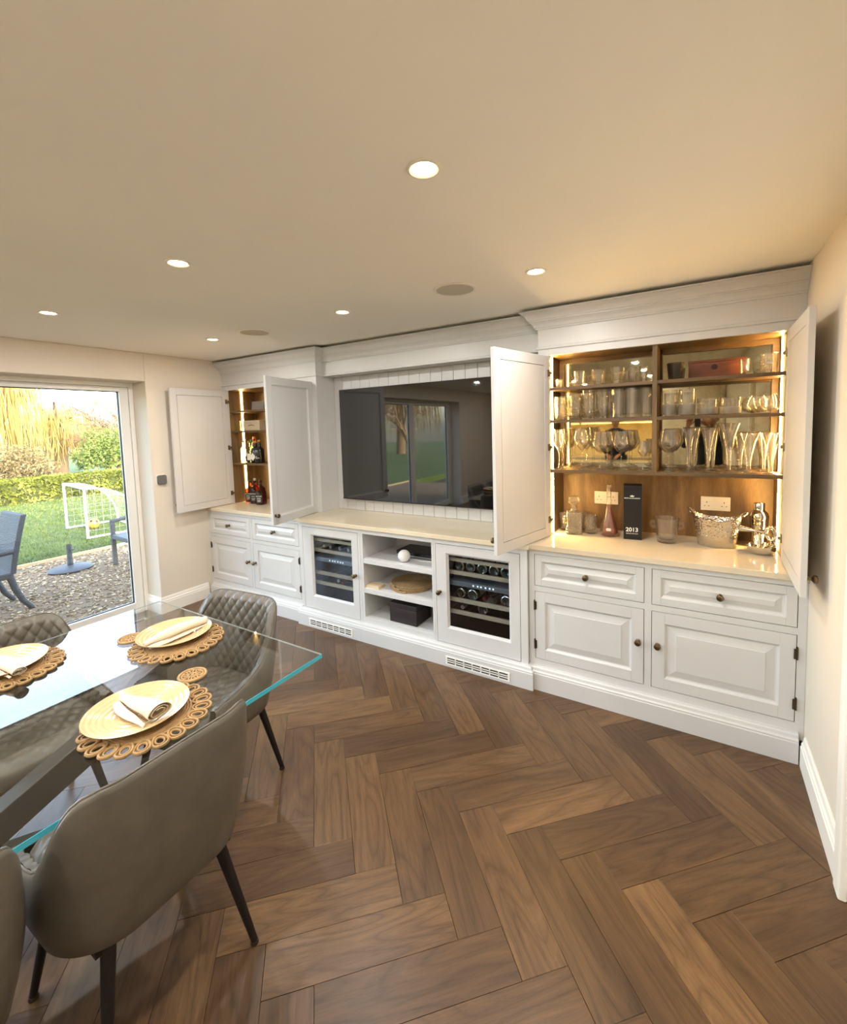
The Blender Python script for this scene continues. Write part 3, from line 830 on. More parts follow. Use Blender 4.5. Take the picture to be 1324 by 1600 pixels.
# ------------------------------------------------------------------ television
TV = thing('television', 'large flat black television mounted on the panelled wall', 'television', (-2.3475, .06, 1.0273))
tx0, tx1, tz0, tz1 = -3.240, -1.455, 1.0273, 2.0218
MB().box(tx0, tx1, .0645, .092, tz0, tz1).build('casing', blackp, TV, world=True, bev=.003)
MB().box(tx0 + .004, tx1 - .004, .0615, .0650, tz0 + .008, tz1 - .004).build('screen', screen, TV, world=True)
MB().box(tx0, tx1, .0610, .0645, tz0, tz0 + .008).build('bottom_bezel', plain('bezel_grey', srgb(50, 50, 52), .3, .8), TV, world=True)
MB().box(-2.5475, -2.1475, .092, .116, 1.3, 1.7).build('wall_mount', blackp, TV, world=True)
# ------------------------------------------------------------------ items on the open shelves
a = thing('set_top_box', 'flat black media box at the back of the top open shelf', 'media box', (-2.30, -.10, .655))
MB().prism(rrect(.36, .21, .02), .008, .046, .003).build('casing', plain('media_black', srgb(14, 14, 16), .25), a)
MB().box(-.17, .17, -.108, -.104, .012, .02).build('front_strip', plain('strip_silver', srgb(170, 170, 172), .3, .8), a)
for sx in (-.15, .15):
    for sy in (-.08, .08): MB().lathe([(0, 0), (.012, 0), (.012, .008), (0, .008)], 12, (sx, sy, 0)).build('foot', blackp, a)
a = thing('smart_speaker', 'white spherical smart speaker on the top open shelf', 'speaker', (-2.333, -.300, .655))
prof = [(0, .0)] + [(.047 * math.sin(t) if t < PI else 0, .045 - .045 * math.cos(t)) for t in [PI * k / 18 for k in range(3, 19)]]
prof[1] = (.024, .001)
MB().lathe(prof, 28).build('body', plain('white_fabric', srgb(232, 230, 226), .7, var=.03, scale=300, bump=.3, bscale=700), a, 60)
MB().lathe([(0, -.0), (.026, 0), (.028, .003), (.026, .006)], 24).build('base_ring', plain('grey_rubber', srgb(120, 120, 118), .7), a, 40)
MB().tube([(.02, .04, .01), (.05, .06, .004), (.12, .055, .004), (.2, .07, .004), (.26, .04, .004)], .0022, 6).build('cable', trimp, a, 60)
a = thing('notebook_stack', 'two thin pale wooden blocks at the left of the middle open shelf', 'wood block', (-2.600, -.318, .420))
MB().box(-.062, .062, -.045, .045, 0, .012).build('block', palewood, a, bev=.002)
MB().box(-.060, .058, -.043, .043, .0122, .022).build('block', palewood, a, bev=.002)
# coiled seagrass placemats stacked flat
def coil(r0, r1, z, tr, n):
    P = []
    for k in range(n + 1):
        t = k / n; a_ = t * 2 * PI * ((r1 - r0) / (tr * 1.75)); r = r0 + (r1 - r0) * t
        P.append((r * math.cos(a_), r * math.sin(a_), z))
    return P
coil_rope = plain('dark_seagrass', srgb(150, 122, 82), .8, var=.45, scale=90, bump=.9, bscale=200)
for k in range(3):
    o = MB().tube(coil(.004, .172 - .003 * k, .0075, .0075, 520), .0076, 6).build('woven_placemat', coil_rope, None, 60)
    o.location = (-2.355 + .003 * k, -.168 - .002 * k, .420 + .0150 * k); o.rotation_euler = (0, 0, k * 1.1)
    tag(o, ('bottom', 'middle', 'top')[k] + ' coiled seagrass placemat of the pile on the middle open shelf', 'placemat', 'coiled placemats on the open shelf')
a = thing('wooden_box', 'dark brown stained wooden box on the bottom open shelf', 'box', (-2.335, -.235, .185))
dkw = wood('dark_box_wood', srgb(28, 20, 20), srgb(40, 28, 27), srgb(54, 38, 36), 'X', .6, 8, .3, .02)
MB().box(-.122, .122, -.105, .105, 0, .112).build('body', dkw, a, bev=.003)
MB().box(-.123, .123, -.106, .106, .113, .150).build('lid', dkw, a, bev=.003)

# ------------------------------------------------------------------ glassware
def solid(outer, inner):
    """closed lathe profile of a vessel from the outer wall (bottom to rim) and the inner wall (rim to bottom)"""
    return [(0, outer[0][1])] + outer + inner + [(0, inner[-1][1])]
def tumbler(r0, r1, h, base=.012, th=.003, n=28, sides=None):
    o = [(r0 - .003, 0), (r0, .003), (r0 + (r1 - r0) * .5, h * .5), (r1, h - .001), (r1 - th / 2, h)]
    i = [(r1 - th, h - .002), (r0 + (r1 - r0) * .5 - th, h * .5), (r0 - th, base + .005), (r0 - th - .006, base)]
    return MB().lathe(solid(o, i), sides or n)
def stem_glass(bowl, foot_r, stem_r, stem_h, th=.0016, n=28):
    """bowl: [(r,z)] outer from stem top to rim"""
    o = [(foot_r - .001, 0), (foot_r, .0015), (foot_r * .6, .004), (stem_r * 1.8, .009), (stem_r, .02), (stem_r, stem_h - .012), (stem_r * 1.7, stem_h - .002)] + bowl
    i = [(max(r - th, .0008), z) for r, z in reversed(bowl)] + [(.0007, stem_h + .004)]
    i[0] = (bowl[-1][0] - th, bowl[-1][1] - .0004)
    return MB().lathe(solid(o, i), n)
def wineg(r, h, sh, rim, fr=.036):
    b = []
    for k in range(1, 9):
        t = k / 8
        rr = r * math.sin(min(1, t * 1.75) * PI / 2) if t < .57 else r + (rim - r) * ((t - .57) / .43) ** 1.4
        b.append((rr, sh + (h - sh) * t))
    return stem_glass(b, fr, .0038, sh)
def angular(r, h, sh, rim, fr=.038):
    b = [(r * .45, sh + .010), (r * .86, sh + (h - sh) * .30), (r, sh + (h - sh) * .42), (r * .97, sh + (h - sh) * .52), (rim + (r - rim) * .3, sh + (h - sh) * .8), (rim, h)]
    return stem_glass(b, fr, .004, sh)
def trumpet(rim, h, fr=.036):
    o = [(fr - .001, 0), (fr, .0015), (fr * .6, .005), (.009, .012), (.0085, .03), (.010, h * .3), (.014, h * .5), (rim * .55, h * .75), (rim * .78, h * .9), (rim, h)]
    i = [(rim - .0016, h - .0005), (rim * .78 - .0016, h * .9), (rim * .55 - .0016, h * .75), (.0118, h * .5), (.0075, h * .3), (.0055, .04), (.001, .034)]
    return MB().lathe(solid(o, i), 28)
def vee(rim, h, sh, fr=.040):
    o = [(fr - .001, 0), (fr, .0015), (fr * .6, .005), (.010, .012), (.009, .03), (.011, sh * .8), (.014, sh), (rim * .62, sh + (h - sh) * .6), (rim, h)]
    i = [(rim - .0018, h - .0005), (rim * .62 - .002, sh + (h - sh) * .6), (.011, sh + .004), (.007, sh * .8), (.004, .04), (.001, .036)]
    return MB().lathe(solid(o, i), 28)
GM = {}
def gmesh(key, mb, mat=None, smooth=50):
    GM[key] = mb.mesh(key, mat or gw, smooth); return GM[key]
gmesh('rocks', tumbler(.034, .042, .098, .018), gw)
gmesh('rocks_sq', tumbler(.037, .043, .105, .020, sides=8), gw, 20)
gmesh('shot', tumbler(.020, .026, .056, .014), gwc)
gmesh('smallball', tumbler(.021, .024, .096, .014), gw)
gmesh('cutball', tumbler(.038, .043, .152, .014), gwc)
gmesh('highball', tumbler(.034, .041, .183, .015), gw)
gmesh('panelball', tumbler(.034, .0365, .182, .020, sides=12), gw, 18)
gmesh('wine_tulip', wineg(.040, .262, .120, .029), gw)
gmesh('wine_round', wineg(.052, .268, .118, .036), gw)
gmesh('wine_angle', angular(.052, .242, .108, .038), gw)
gmesh('port', angular(.030, .178, .080, .022, .030), gw)
gmesh('gin_angle', angular(.058, .246, .108, .044, .040), gw)
gmesh('flute_trumpet', trumpet(.042, .252), gw)
gmesh('vee_tall', vee(.052, .272, .115, .040), gw)
gmesh('vee_cone', vee(.046, .217, .085, .038), gw)
gmesh('frost_top', tumbler(.040, .044, .152, .012), gw)
gmesh('frost_short', tumbler(.049, .052, .093, .012), gw)
gmesh('dark_rocks', tumbler(.036, .045, .098, .018, sides=8), drink_glass('smoke_glassware', (.55, .5, .45), .7), 20)
bowlp = solid([(.020, 0), (.031, .004), (.043, .028), (.0455, .052), (.041, .082)], [(.0385, .0816), (.043, .052), (.0405, .029), (.029, .010), (.018, .007)])
gmesh('bowl_glass', MB().lathe(bowlp, 28), gw)
gmesh('cut_tumbler', tumbler(.038, .042, .118, .018, .004), gwc)
ITEM = []
def put(name, key, x, y, z, label, cat, group=None, rot=None):
    o = obj(name, GM[key], None, (x, y, z + .0006), rot or (0, 0, RNG.uniform(0, 6)))
    tag(o, label, cat, group); return o
GL = 'glass'
# top shelf
put('shot_glass', 'shot', -1.243, .0, S1, 'small chunky shot glass at the left end of the top bar shelf', GL)
for x, n, k in ((-1.112, 'leftmost', 'rocks'), (-.996, 'middle', 'rocks'), (-.886, 'rightmost', 'rocks_sq')):
    put('whisky_tumbler', k, x, .0, S1, n + ' of the three whisky tumblers on the top bar shelf', GL, 'whisky tumblers on the top bar shelf')
put('small_tumbler', 'smallball', -.799, .0, S1, 'slim small tumbler left of the divider on the top bar shelf', GL, 'slim small tumblers on the top bar shelf')
put('small_tumbler', 'smallball', -.737, .0, S1, 'slim small tumbler touching the divider on the top bar shelf', GL, 'slim small tumblers on the top bar shelf')
put('small_tumbler', 'smallball', -.84, .09, S1, 'slim small tumbler standing behind on the top bar shelf', GL, 'slim small tumblers on the top bar shelf')
put('whisky_tumbler', 'dark_rocks', -.570, .0, S1, 'dark square tumbler right of the divider on the top bar shelf', GL)
put('small_tumbler', 'smallball', -.235, .07, S1, 'small tumbler behind the crested glass on the top bar shelf', GL)
t = thing('whisky_tumbler', 'crested whisky tumbler at the right end of the top bar shelf', GL, (-.133, .0, S1 + .0006))
obj('vessel', GM['rocks_sq'], t, (0, 0, 0), (0, 0, PI / 8))
MB().prism(rrect(.030, .012, .004), 0, .0006).xf(Matrix.Translation((-.004, -.0405, .055)) @ Matrix.Rotation(PI / 2, 4, 'X')).build('crest', plain('etched_white', srgb(235, 225, 200), .6), t)
t = thing('wooden_plaque', 'brown wooden box with a dark crest on the top bar shelf', 'box', (-.365, .125, S1))
brw = wood('cigar_wood', srgb(92, 48, 26), srgb(122, 66, 36), srgb(148, 86, 50), 'X', .4, 10, .1, .02)
MB().box(-.140, .140, -.015, .015, .0006, .098).build('body', brw, t, bev=.002)
MB().box(-.142, .142, -.016, .016, .0982, .112).build('lid', brw, t, bev=.002)
MB().lathe([(0, 0), (.016, 0), (.016, .001), (0, .001)], 24).xf(Matrix.Translation((-.01, -.0151, .068)) @ Matrix.Rotation(PI / 2, 4, 'X')).build('crest', plain('burnt_mark', srgb(52, 26, 16), .6), t)
# middle shelf
for x, n, dy in ((-1.236, 'nearest the left light strip', 0), (-1.141, 'second from the left', 0)):
    put('cut_highball', 'cutball', x, dy, S2, 'cut crystal tall tumbler ' + n + ' on the middle bar shelf', GL, 'cut crystal tall tumblers')
put('cut_highball', 'cutball', -1.19, .09, S2, 'cut crystal tall tumbler in the back row of the middle bar shelf', GL, 'cut crystal tall tumblers')
for x, n in ((-1.057, 'left'), (-.972, 'right')):
    put('highball_glass', 'highball', x, .0, S2, 'plain flared highball, ' + n + ' of the front pair on the middle bar shelf', GL, 'plain flared highball glasses')
for x, n in ((-1.042, 'left'), (-.955, 'right')):
    put('highball_glass', 'highball', x, .092, S2, 'plain flared highball, ' + n + ' of the back pair on the middle bar shelf', GL, 'plain flared highball glasses')
for x, n in ((-.884, 'leftmost'), (-.803, 'middle'), (-.724, 'rightmost')):
    put('panelled_highball', 'panelball', x, .0, S2, 'heavy based panelled highball, ' + n + ' of three beside the divider', GL, 'panelled highball glasses')
    put('panelled_highball', 'panelball', x + .007 * (x < -.85), .092, S2, 'panelled highball behind the ' + n + ' of the three beside the divider', GL, 'panelled highball glasses')
def frosted(key, x, z, lab, grp, r0, r1, h):
    t = thing('banded_tumbler', lab, GL, (x, 0, z + .0006), 0, grp)
    obj('vessel', GM[key], t)
    rr = lambda q: r0 + (r1 - r0) * q
    MB().lathe([(rr(.05) + .0004, h * .05), (rr(.44) + .0006, h * .44)], 28).build('etched_band', gwf, t, 60)
frosted('frost_top', -.601, S2, 'tall tumbler with etched lower half beside the bar divider', 'tall etched tumblers', .040, .044, .152)
frosted('frost_top', -.508, S2, 'tall tumbler with etched lower half, second from the bar divider', 'tall etched tumblers', .040, .044, .152)
frosted('frost_short', -.408, S2, 'short wide etched tumbler, left of the pair', 'short etched tumblers', .049, .052, .093)
frosted('frost_short', -.300, S2, 'short wide etched tumbler, right of the pair', 'short etched tumblers', .049, .052, .093)
for x, y, n, rr in ((-.200, .0, 'tilted to the left in front of the others', .32), (-.150, .092, 'at the back of the tilted bowl glasses', -.25), (-.118, -.042, 'tilted beside the right light strip', -.28)):
    o = put('bowl_glass', 'bowl_glass', x, y, S2 + .010, 'round bowl glass ' + n, GL, 'tilted round bowl glasses', (0, rr, 0))
# lower shelf
for x, y, n in ((-1.236, -.045, 'first'), (-1.232, .036, 'second'), (-1.228, .117, 'third')):
    put('tulip_wine_glass', 'wine_tulip', x, y, S3, 'tulip wine glass, ' + n + ' from the front beside the left light strip', GL, 'tulip wine glasses on the lower bar shelf')
for x, y, n in ((-1.094, -.03, 'front'), (-1.085, .080, 'rear')):
    put('round_wine_glass', 'wine_round', x, y, S3, 'large round wine glass, ' + n + ' of its file on the lower bar shelf', GL, 'large round wine glasses')
for x, y, n in ((-.979, -.03, 'front of the left file'), (-.955, .075, 'rear of the left file'), (-.858, -.03, 'front of the right file'), (-.832, .078, 'rear of the right file')):
    put('angled_wine_glass', 'wine_angle', x, y, S3, 'angular wine glass, ' + n, GL, 'angular wine glasses on the lower bar shelf')
put('port_glass', 'port', -.734, -.03, S3, 'small port glass in front beside the divider', GL, 'small port glasses')
put('port_glass', 'port', -.718, .06, S3, 'small port glass behind another beside the divider', GL, 'small port glasses')
put('balloon_glass', 'gin_angle', -.598, -.025, S3, 'wide angular balloon glass in front, right of the divider', GL, 'wide balloon glasses')
put('balloon_glass', 'gin_angle', -.585, .095, S3, 'wide angular balloon glass behind, right of the divider', GL, 'wide balloon glasses')
put('trumpet_flute', 'flute_trumpet', -.496, -.035, S3, 'trumpet flute, left of the front pair on the lower bar shelf', GL, 'trumpet flutes')
put('trumpet_flute', 'flute_trumpet', -.400, -.03, S3, 'trumpet flute, right of the front pair on the lower bar shelf', GL, 'trumpet flutes')
put('trumpet_flute', 'flute_trumpet', -.47, .08, S3, 'trumpet flute, left of the back pair on the lower bar shelf', GL, 'trumpet flutes')
put('trumpet_flute', 'flute_trumpet', -.375, .08, S3, 'trumpet flute, right of the back pair on the lower bar shelf', GL, 'trumpet flutes')
put('cone_glass', 'vee_tall', -.304, -.03, S3, 'tallest cone shaped glass on the lower bar shelf', GL)
for x, y, n in ((-.214, -.030, 'front of the left file'), (-.245, .085, 'rear of the left file'), (-.119, -.035, 'front of the right file by the light strip'), (-.135, .090, 'rear of the right file by the light strip')):
    put('martini_glass', 'vee_cone', x, y, S3, 'cone martini glass, ' + n, GL, 'cone martini glasses')

# ------------------------------------------------------------------ things on the bar worktop
ZT = ZW1 + .0006
put('cut_tumbler', 'cut_tumbler', -1.236, .112, ZT, 'cut crystal tumbler left of the decanter', GL, 'cut crystal tumblers by the decanter')
put('cut_tumbler', 'cut_tumbler', -1.060, .075, ZT, 'cut crystal tumbler right of the decanter', GL, 'cut crystal tumblers by the decanter')
put('cut_tumbler', 'cut_tumbler', -1.142, .172, ZT, 'cut crystal tumbler behind the decanter', GL, 'cut crystal tumblers by the decanter')
t = thing('decanter', 'square cut crystal decanter with stopper on the bar worktop', 'decanter', (-1.158, .02, ZT), .3)
m = MB()
rows = []
for (hw, z) in ((.046, 0), (.050, .004), (.050, .135), (.044, .152), (.022, .160), (.019, .175), (.028, .186), (.0275, .188)):
    rows.append([(x * hw / .05, y_ * hw / .05, z) for x, y_ in rrect(.1, .1, .012, 3)])
for (hw, z) in ((.014, .188), (.013, .172), (.018, .158), (.042, .148), (.0455, .12), (.0455, .014), (.040, .010)):
    rows.append([(x * hw / .05, y_ * hw / .05, z) for x, y_ in rrect(.1, .1, .012, 3)])
m.grid(rows, False, True)
k = len(rows[0]); m.f.append(tuple(range(k - 1, -1, -1))); m.f.append(tuple(len(m.v) - k + j for j in range(k)))
m.build('body', gwc, t, 40)
st = MB(); rows = []
for (hw, z) in ((.012, .170), (.012, .191), (.014, .196), (.034, .210), (.036, .236), (.030, .252), (.004, .254)):
    rows.append([(x * hw / .05, y_ * hw / .05, z) for x, y_ in rrect(.1, .1, .02, 3)])
st.grid(rows, False, True); st.f.append(tuple(range(k - 1, -1, -1))); st.f.append(tuple(len(st.v) - k + j for j in range(k)))
st.build('stopper', gwc, t, 30)
t = thing('rose_bottle', 'teardrop glass bottle of pink wine on the bar worktop', 'bottle', (-.940, .045, ZT))
o = [(.040, 0), (.053, .006), (.057, .028), (.053, .055), (.038, .105), (.024, .155), (.0165, .20), (.0145, .24), (.0145, .30), (.0165, .302), (.0165, .310)]
MB().lathe(solid(o, [(.0125, .310), (.0115, .24), (.0135, .20), (.021, .155), (.035, .105), (.050, .055), (.054, .028), (.045, .010)]), 32).build('glass', gw, t, 50)
MB().lathe([(0, .011), (.044, .011), (.0532, .028), (.0492, .055), (.0342, .105), (.0205, .152), (.0125, .205), (0, .206)], 32).build('wine', drink_glass('rose_wine', (.90, .50, .34), .2, ior=1.33, refl=.6, film=.12), t, 50)
MB().lathe([(0, .255), (.0110, .255), (.0110, .318), (.0150, .318), (.0150, .334), (0, .335)], 20).build('stopper', gw, t, 40)
MB().prism(rrect(.030, .018, .007), 0, .0005).xf(Matrix.Translation((.006, -.0548, .052)) @ Matrix.Rotation(PI / 2 - .18, 4, 'X')).build('emblem', plain('emblem_cream', srgb(226, 205, 180), .5), t)

def text_mesh(body, size, mat, extrude=.0003, bold=False):
    c = bpy.data.curves.new('lettering', 'FONT'); c.body = body; c.size = size; c.align_x = 'CENTER'; c.align_y = 'CENTER'
    c.extrude = extrude; c.resolution_u = 3
    if bold: c.offset = size * .02
    o = bpy.data.objects.new('lettering', c); COL.objects.link(o)
    dg = bpy.context.evaluated_depsgraph_get()
    me = bpy.data.meshes.new_from_object(o.evaluated_get(dg)); me.name = 'lettering'
    bpy.data.objects.remove(o)
    me.materials.clear(); me.materials.append(mat)
    return me
def lettering(body, size, mat, parent, loc, rot, name='lettering', bold=False, sx=1):
    return obj(name, text_mesh(body, size, mat, bold=bold), parent, loc, rot, (sx, 1, 1))
white_ink = plain('white_ink', srgb(240, 238, 230), .6, var=.02, bump=0)
FR = (PI / 2, 0, 0)
t = thing('champagne_box', 'tall black champagne gift box dated 2013 on the bar', 'gift box', (-.800, .052, ZT), .12)
MB().box(-.052, .052, -.050, .050, 0, .336).build('carton', plain('matt_black', srgb(16, 15, 15), .45, var=.1), t, bev=.0015)
MB().box(-.0525, .0525, -.0505, .0505, .3362, .343).build('lid', plain('matt_black2', srgb(20, 19, 19), .4), t, bev=.0015)
lettering('2013', .036, white_ink, t, (-.004, -.0506, .062), FR, 'vintage', True, 1.0)
lettering('GRAND VINTAGE', .0085, white_ink, t, (-.004, -.0506, .038), FR, 'small_print')
lettering('MOET & CHANDON', .0098, white_ink, t, (-.004, -.0506, .262), FR, 'brand_print', True)
MB().prism([(-.010, 0), (.010, 0), (.012, .010), (.005, .006), (0, .013), (-.005, .006), (-.012, .010)], 0, .0004).xf(Matrix.Translation((-.004, -.0502, .271)) @ Matrix.Rotation(PI / 2, 4, 'X')).build('crown_mark', white_ink, t)
t = thing('ice_bucket', 'clear glass ice bucket with two knob handles on the bar', 'ice bucket', (-.608, .03, ZT))
o = [(.050, 0), (.054, .004), (.058, .05), (.064, .11), (.070, .145), (.071, .150)]
MB().lathe(solid(o, [(.068, .150), (.066, .143), (.060, .11), (.054, .05), (.050, .024), (.044, .020)]), 36).build('vessel', gw, t, 50)
for s in (-1, 1):
    MB().tube([(s * .064, 0, .118), (s * .078, 0, .124), (s * .088, 0, .116), (s * .086, 0, .098), (s * .070, 0, .088), (s * .061, 0, .090)], [.008, .009, .010, .009, .008, .007], 10).build('handle', gw, t, 60)
t = thing('champagne_cooler', 'hammered silver oval champagne bucket with flared handles on the bar', 'ice bucket', (-.352, .055, ZT), -.12)
hammered, n_, out_ = _new('hammered_silver')
p_ = n_.nodes.new('ShaderNodeBsdfPrincipled'); p_.inputs['Metallic'].default_value = 1; p_.inputs['Roughness'].default_value = .12
p_.inputs['Base Color'].default_value = (*srgb(222, 214, 200), 1)
v_, _x = _coords(n_); vo_ = n_.nodes.new('ShaderNodeTexVoronoi'); vo_.inputs['Scale'].default_value = 75; n_.links.new(v_, vo_.inputs['Vector'])
n_.links.new(_bump(n_, vo_.outputs['Distance'], .7, .004), p_.inputs['Normal']); n_.links.new(p_.outputs[0], out_.inputs[0])
rows = []; N = 56
def oval(k, a, b, z0, dip):
    t_ = 2 * PI * k / N; c, s = math.cos(t_), math.sin(t_)
    return (a * c, b * s, z0 + dip * (abs(c) ** 3.0))
for a_, b_, z_, dp in ((.088, .055, .0, 0), (.094, .060, .004, 0), (.104, .068, .07, .004), (.116, .074, .125, .02), (.128, .078, .150, .045), (.136, .080, .158, .052)):
    rows.append([oval(k, a_, b_, z_, dp) for k in range(N)])
for a_, b_, z_, dp in ((.133, .077, .1585, .052), (.125, .075, .149, .045), (.113, .071, .125, .02), (.101, .065, .07, .004), (.090, .056, .006, 0)):
    rows.append([oval(k, a_, b_, z_, dp) for k in range(N)])
m = MB(); m.grid(rows, False, True); m.f.append(tuple(range(N - 1, -1, -1))); m.f.append(tuple(len(m.v) - N + j for j in range(N)))
m.build('vessel', hammered, t, 60)
for s in (-1, 1):
    MB().tube([(s * .127, -.03, .192), (s * .140, -.022, .206), (s * .146, 0, .211), (s * .140, .022, .206), (s * .127, .03, .192)], .006, 10).build('handle', steel, t, 60)
t = thing('cocktail_shaker', 'polished steel cocktail shaker behind the bar tool stand', 'cocktail shaker', (-.146, .125, ZT))
MB().lathe([(0, 0), (.032, 0), (.035, .004), (.038, .05), (.0435, .140), (.044, .165)], 32).build('cup', steel, t, 40)
MB().lathe([(.0445, .163), (.0455, .165), (.0455, .180), (.040, .200), (.027, .213), (.0245, .218), (.0245, .226)], 32).build('strainer_top', steel, t, 40)
MB().lathe([(.026, .224), (.0265, .228), (.0265, .252), (.023, .258), (0, .259)], 28).build('cap', steel, t, 40)
t = thing('bar_tool_stand', 'round steel bar tool stand with jigger and strainer', 'bar tools', (-.148, -.020, ZT), -.55)
MB().lathe(solid([(.030, 0), (.052, .004), (.066, .022), (.070, .042), (.070, .046)], [(.067, .046), (.066, .040), (.060, .020), (.045, .008)]), 36).build('bowl', steel, t, 40)
MB().lathe([(0, .006), (.020, .006), (.020, .094), (.016, .100), (0, .101)], 24, (-.02, .006, 0)).build('post', steel, t, 40)
MB().lathe([(.018, -.075), (.0195, -.074), (.008, -.004), (.008, .004), (.016, .052), (.0165, .054), (.0145, .054), (.006, .004), (.006, -.004), (.0175, -.073)], 24).xf(Matrix.Translation((-.035, .006, .118)) @ Matrix.Rotation(PI / 2, 4, 'Y')).build('jigger', steel, t, 40)
MB().tube([(.045 + .026 * math.cos(q), -.004, .118 + .036 * math.sin(q)) for q in [2 * PI * k / 24 for k in range(24)]], .0045, 8, True).tube([(.045 + .016 * math.cos(q), -.008, .118 + .026 * math.sin(q)) for q in [2 * PI * k / 24 for k in range(24)]], .003, 6, True).build('strainer_ring', steel, t, 60)
MB().tube([(.045, -.004, .083), (.046, -.002, .05), (.047, 0, .012)], .0045, 8).tube([(.03, -.004, .128), (-.0, 0, .118)], .004, 8).build('strainer_handle', steel, t, 60)
MB().tube([(.056, .010, .010), (.058, .012, .09), (.056, .012, .158)], [.004, .003, .006], 8).build('muddler', steel, t, 60)
# double sockets on the oak back panel
sock = plain('socket_white', srgb(232, 226, 214), .35, var=.01, bump=0)
sdark = plain('socket_hole', srgb(60, 52, 44), .7)
for sx, lab in ((-.987, 'white double socket behind the pink wine bottle'), (-.354, 'white double socket above the hammered bucket')):
    t = thing('wall_socket', lab, 'socket', (sx, .2405, 1.138))
    MB().box(-.077, .077, -.010, 0, -.043, .043).build('face_plate', sock, t, bev=.003)
    for s in (-1, 1):
        MB().box(s * .045 - .002, s * .045 + .002, -.0112, -.0099, .004, .013).build('pin_hole', sdark, t)
        for q in (-.011, .011): MB().box(s * .045 + q - .0035, s * .045 + q + .0035, -.0112, -.0099, -.016, -.0125).build('pin_hole', sdark, t)
        MB().box(s * .013 - .006, s * .013 + .006, -.0125, -.0099, .006, .026).build('rocker', sock, t, bev=.001)

# ------------------------------------------------------------------ spirits in the left cabinet
def liquor(p, w, d, h, glass, cap, lab, lbl, rz=0, square=True, neck=.014, liquid=None):
    t = thing('spirit_bottle', lab, 'bottle', p, rz, 'spirit bottles in the left wall cabinet')
    m = MB(); rows = []
    pr = rrect(w, d, min(w, d) * (.22 if square else .499), 4)
    for f, z in ((.92, 0), (1, .004), (1, h * .56), (.93, h * .62), (neck * 2.1 / w, h * .72), (neck * 1.9 / w, h * .9), (neck * 1.9 / w, h * .92)):
        fy = max(f, 0) if f > .9 else (neck * 2.0 / d if f < .6 else f)
        rows.append([(x * f, y_ * (fy if f < .9 else f), z) for x, y_ in pr])
    m.grid(rows, False, True); k = len(pr); m.f.append(tuple(range(k - 1, -1, -1))); m.f.append(tuple(len(m.v) - k + j for j in range(k)))
    m.build('body', glass, t, 40)
    MB().lathe([(0, h * .9), (neck * 1.02, h * .9), (neck * 1.05, h * .905), (neck * 1.05, h), (0, h + .001)], 16).build('cap', cap, t, 40)
    if lbl:
        lm, z0, z1, txt, tm = lbl
        MB().box(-w * .40, w * .40, -d / 2 - .0010, -d / 2 + .002, h * z0, h * z1).build('label', lm, t)
        for (body, size, zz) in txt: lettering(body, size, tm, t, (0, -d / 2 - .0016, h * zz), FR, 'label_print', True)
    return t
whisky = drink_glass('whisky_glass', (.42, .16, .03), .55)
dark_b = plain('dark_bottle', srgb(20, 17, 15), .1, coat=.5, bump=0)
clear_b = drink_glass('clear_bottle', (.92, .96, .90), .55)
red_b = drink_glass('red_bottle', (.75, .07, .03), .5)
green_b = drink_glass('palegreen_bottle', (.72, .86, .74), .55)
lb_black = plain('label_black', srgb(24, 22, 22), .6, bump=0)
lb_white = plain('label_white', srgb(226, 220, 206), .7, bump=0)
cap_b = plain('cap_black', srgb(18, 17, 16), .4); cap_s = plain('cap_silver', srgb(200, 196, 186), .3, .9); cap_g = plain('cap_gold', srgb(196, 160, 90), .3, .9)
jd = (lb_black, .12, .46, (('Jack Daniel\'s', .0125, .40), ('Old No.7', .011, .30), ('TENNESSEE', .0085, .22), ('WHISKEY', .0085, .16)), white_ink)
liquor((-4.545, .045, ZT), .082, .082, .225, whisky, cap_b, 'square black labelled whiskey bottle beside the light strip on the worktop', jd, .35)
liquor((-4.475, .125, ZT), .082, .082, .225, whisky, cap_b, 'square black labelled whiskey bottle standing behind the others on the worktop', jd, .3)
liquor((-4.395, -.005, ZT), .088, .088, .262, whisky, cap_s, 'tall square black labelled whiskey bottle in front on the worktop', jd, .35)
liquor((-4.275, -.030, ZT), .085, .085, .222, whisky, cap_b, 'square whiskey bottle half hidden by the open cabinet door', jd, .35)
z = 1.3456
liquor((-4.565, .01, z), .066, .066, .235, clear_b, cap_s, 'clear spirit bottle in front of the light strip on the third shelf', None, .2, False)
liquor((-4.508, .03, z), .060, .060, .225, clear_b, cap_g, 'clear gold capped bottle left of the red bottle', (lb_black, .05, .30, (), white_ink), .3, False)
liquor((-4.468, .075, z), .060, .060, .270, red_b, cap_g, 'red spirit bottle on the third shelf', None, .3, False)
liquor((-4.425, .0, z), .074, .074, .240, green_b, plain('cap_green', srgb(90, 120, 90), .4), 'pale green tinted gin bottle with white label', (lb_white, .12, .40, (), lb_black), .35, False)
t = liquor((-4.345, -.01, z), .080, .080, .226, dark_b, cap_g, 'black bottle with a white diamond label', None, .3)
MB().prism([(-.036, 0), (0, -.040), (.036, 0), (0, .040)], 0, .0008).xf(Matrix.Translation((-.010, -.0410, .065)) @ Matrix.Rotation(PI / 2, 4, 'X')).build('diamond_label', lb_white, t)
t = liquor((-4.262, -.03, z), .076, .076, .236, dark_b, cap_g, 'black bottle with script lettering beside the open door', None, .35)
MB().tube([(-.022, -.0388, .062), (-.012, -.0388, .074), (-.018, -.0388, .050), (-.006, -.0388, .046), (-.002, -.0388, .062), (.006, -.0388, .050), (.012, -.0388, .060), (.022, -.0388, .050)], .0018, 6).build('script_mark', white_ink, t, 60)
z = 1.6806
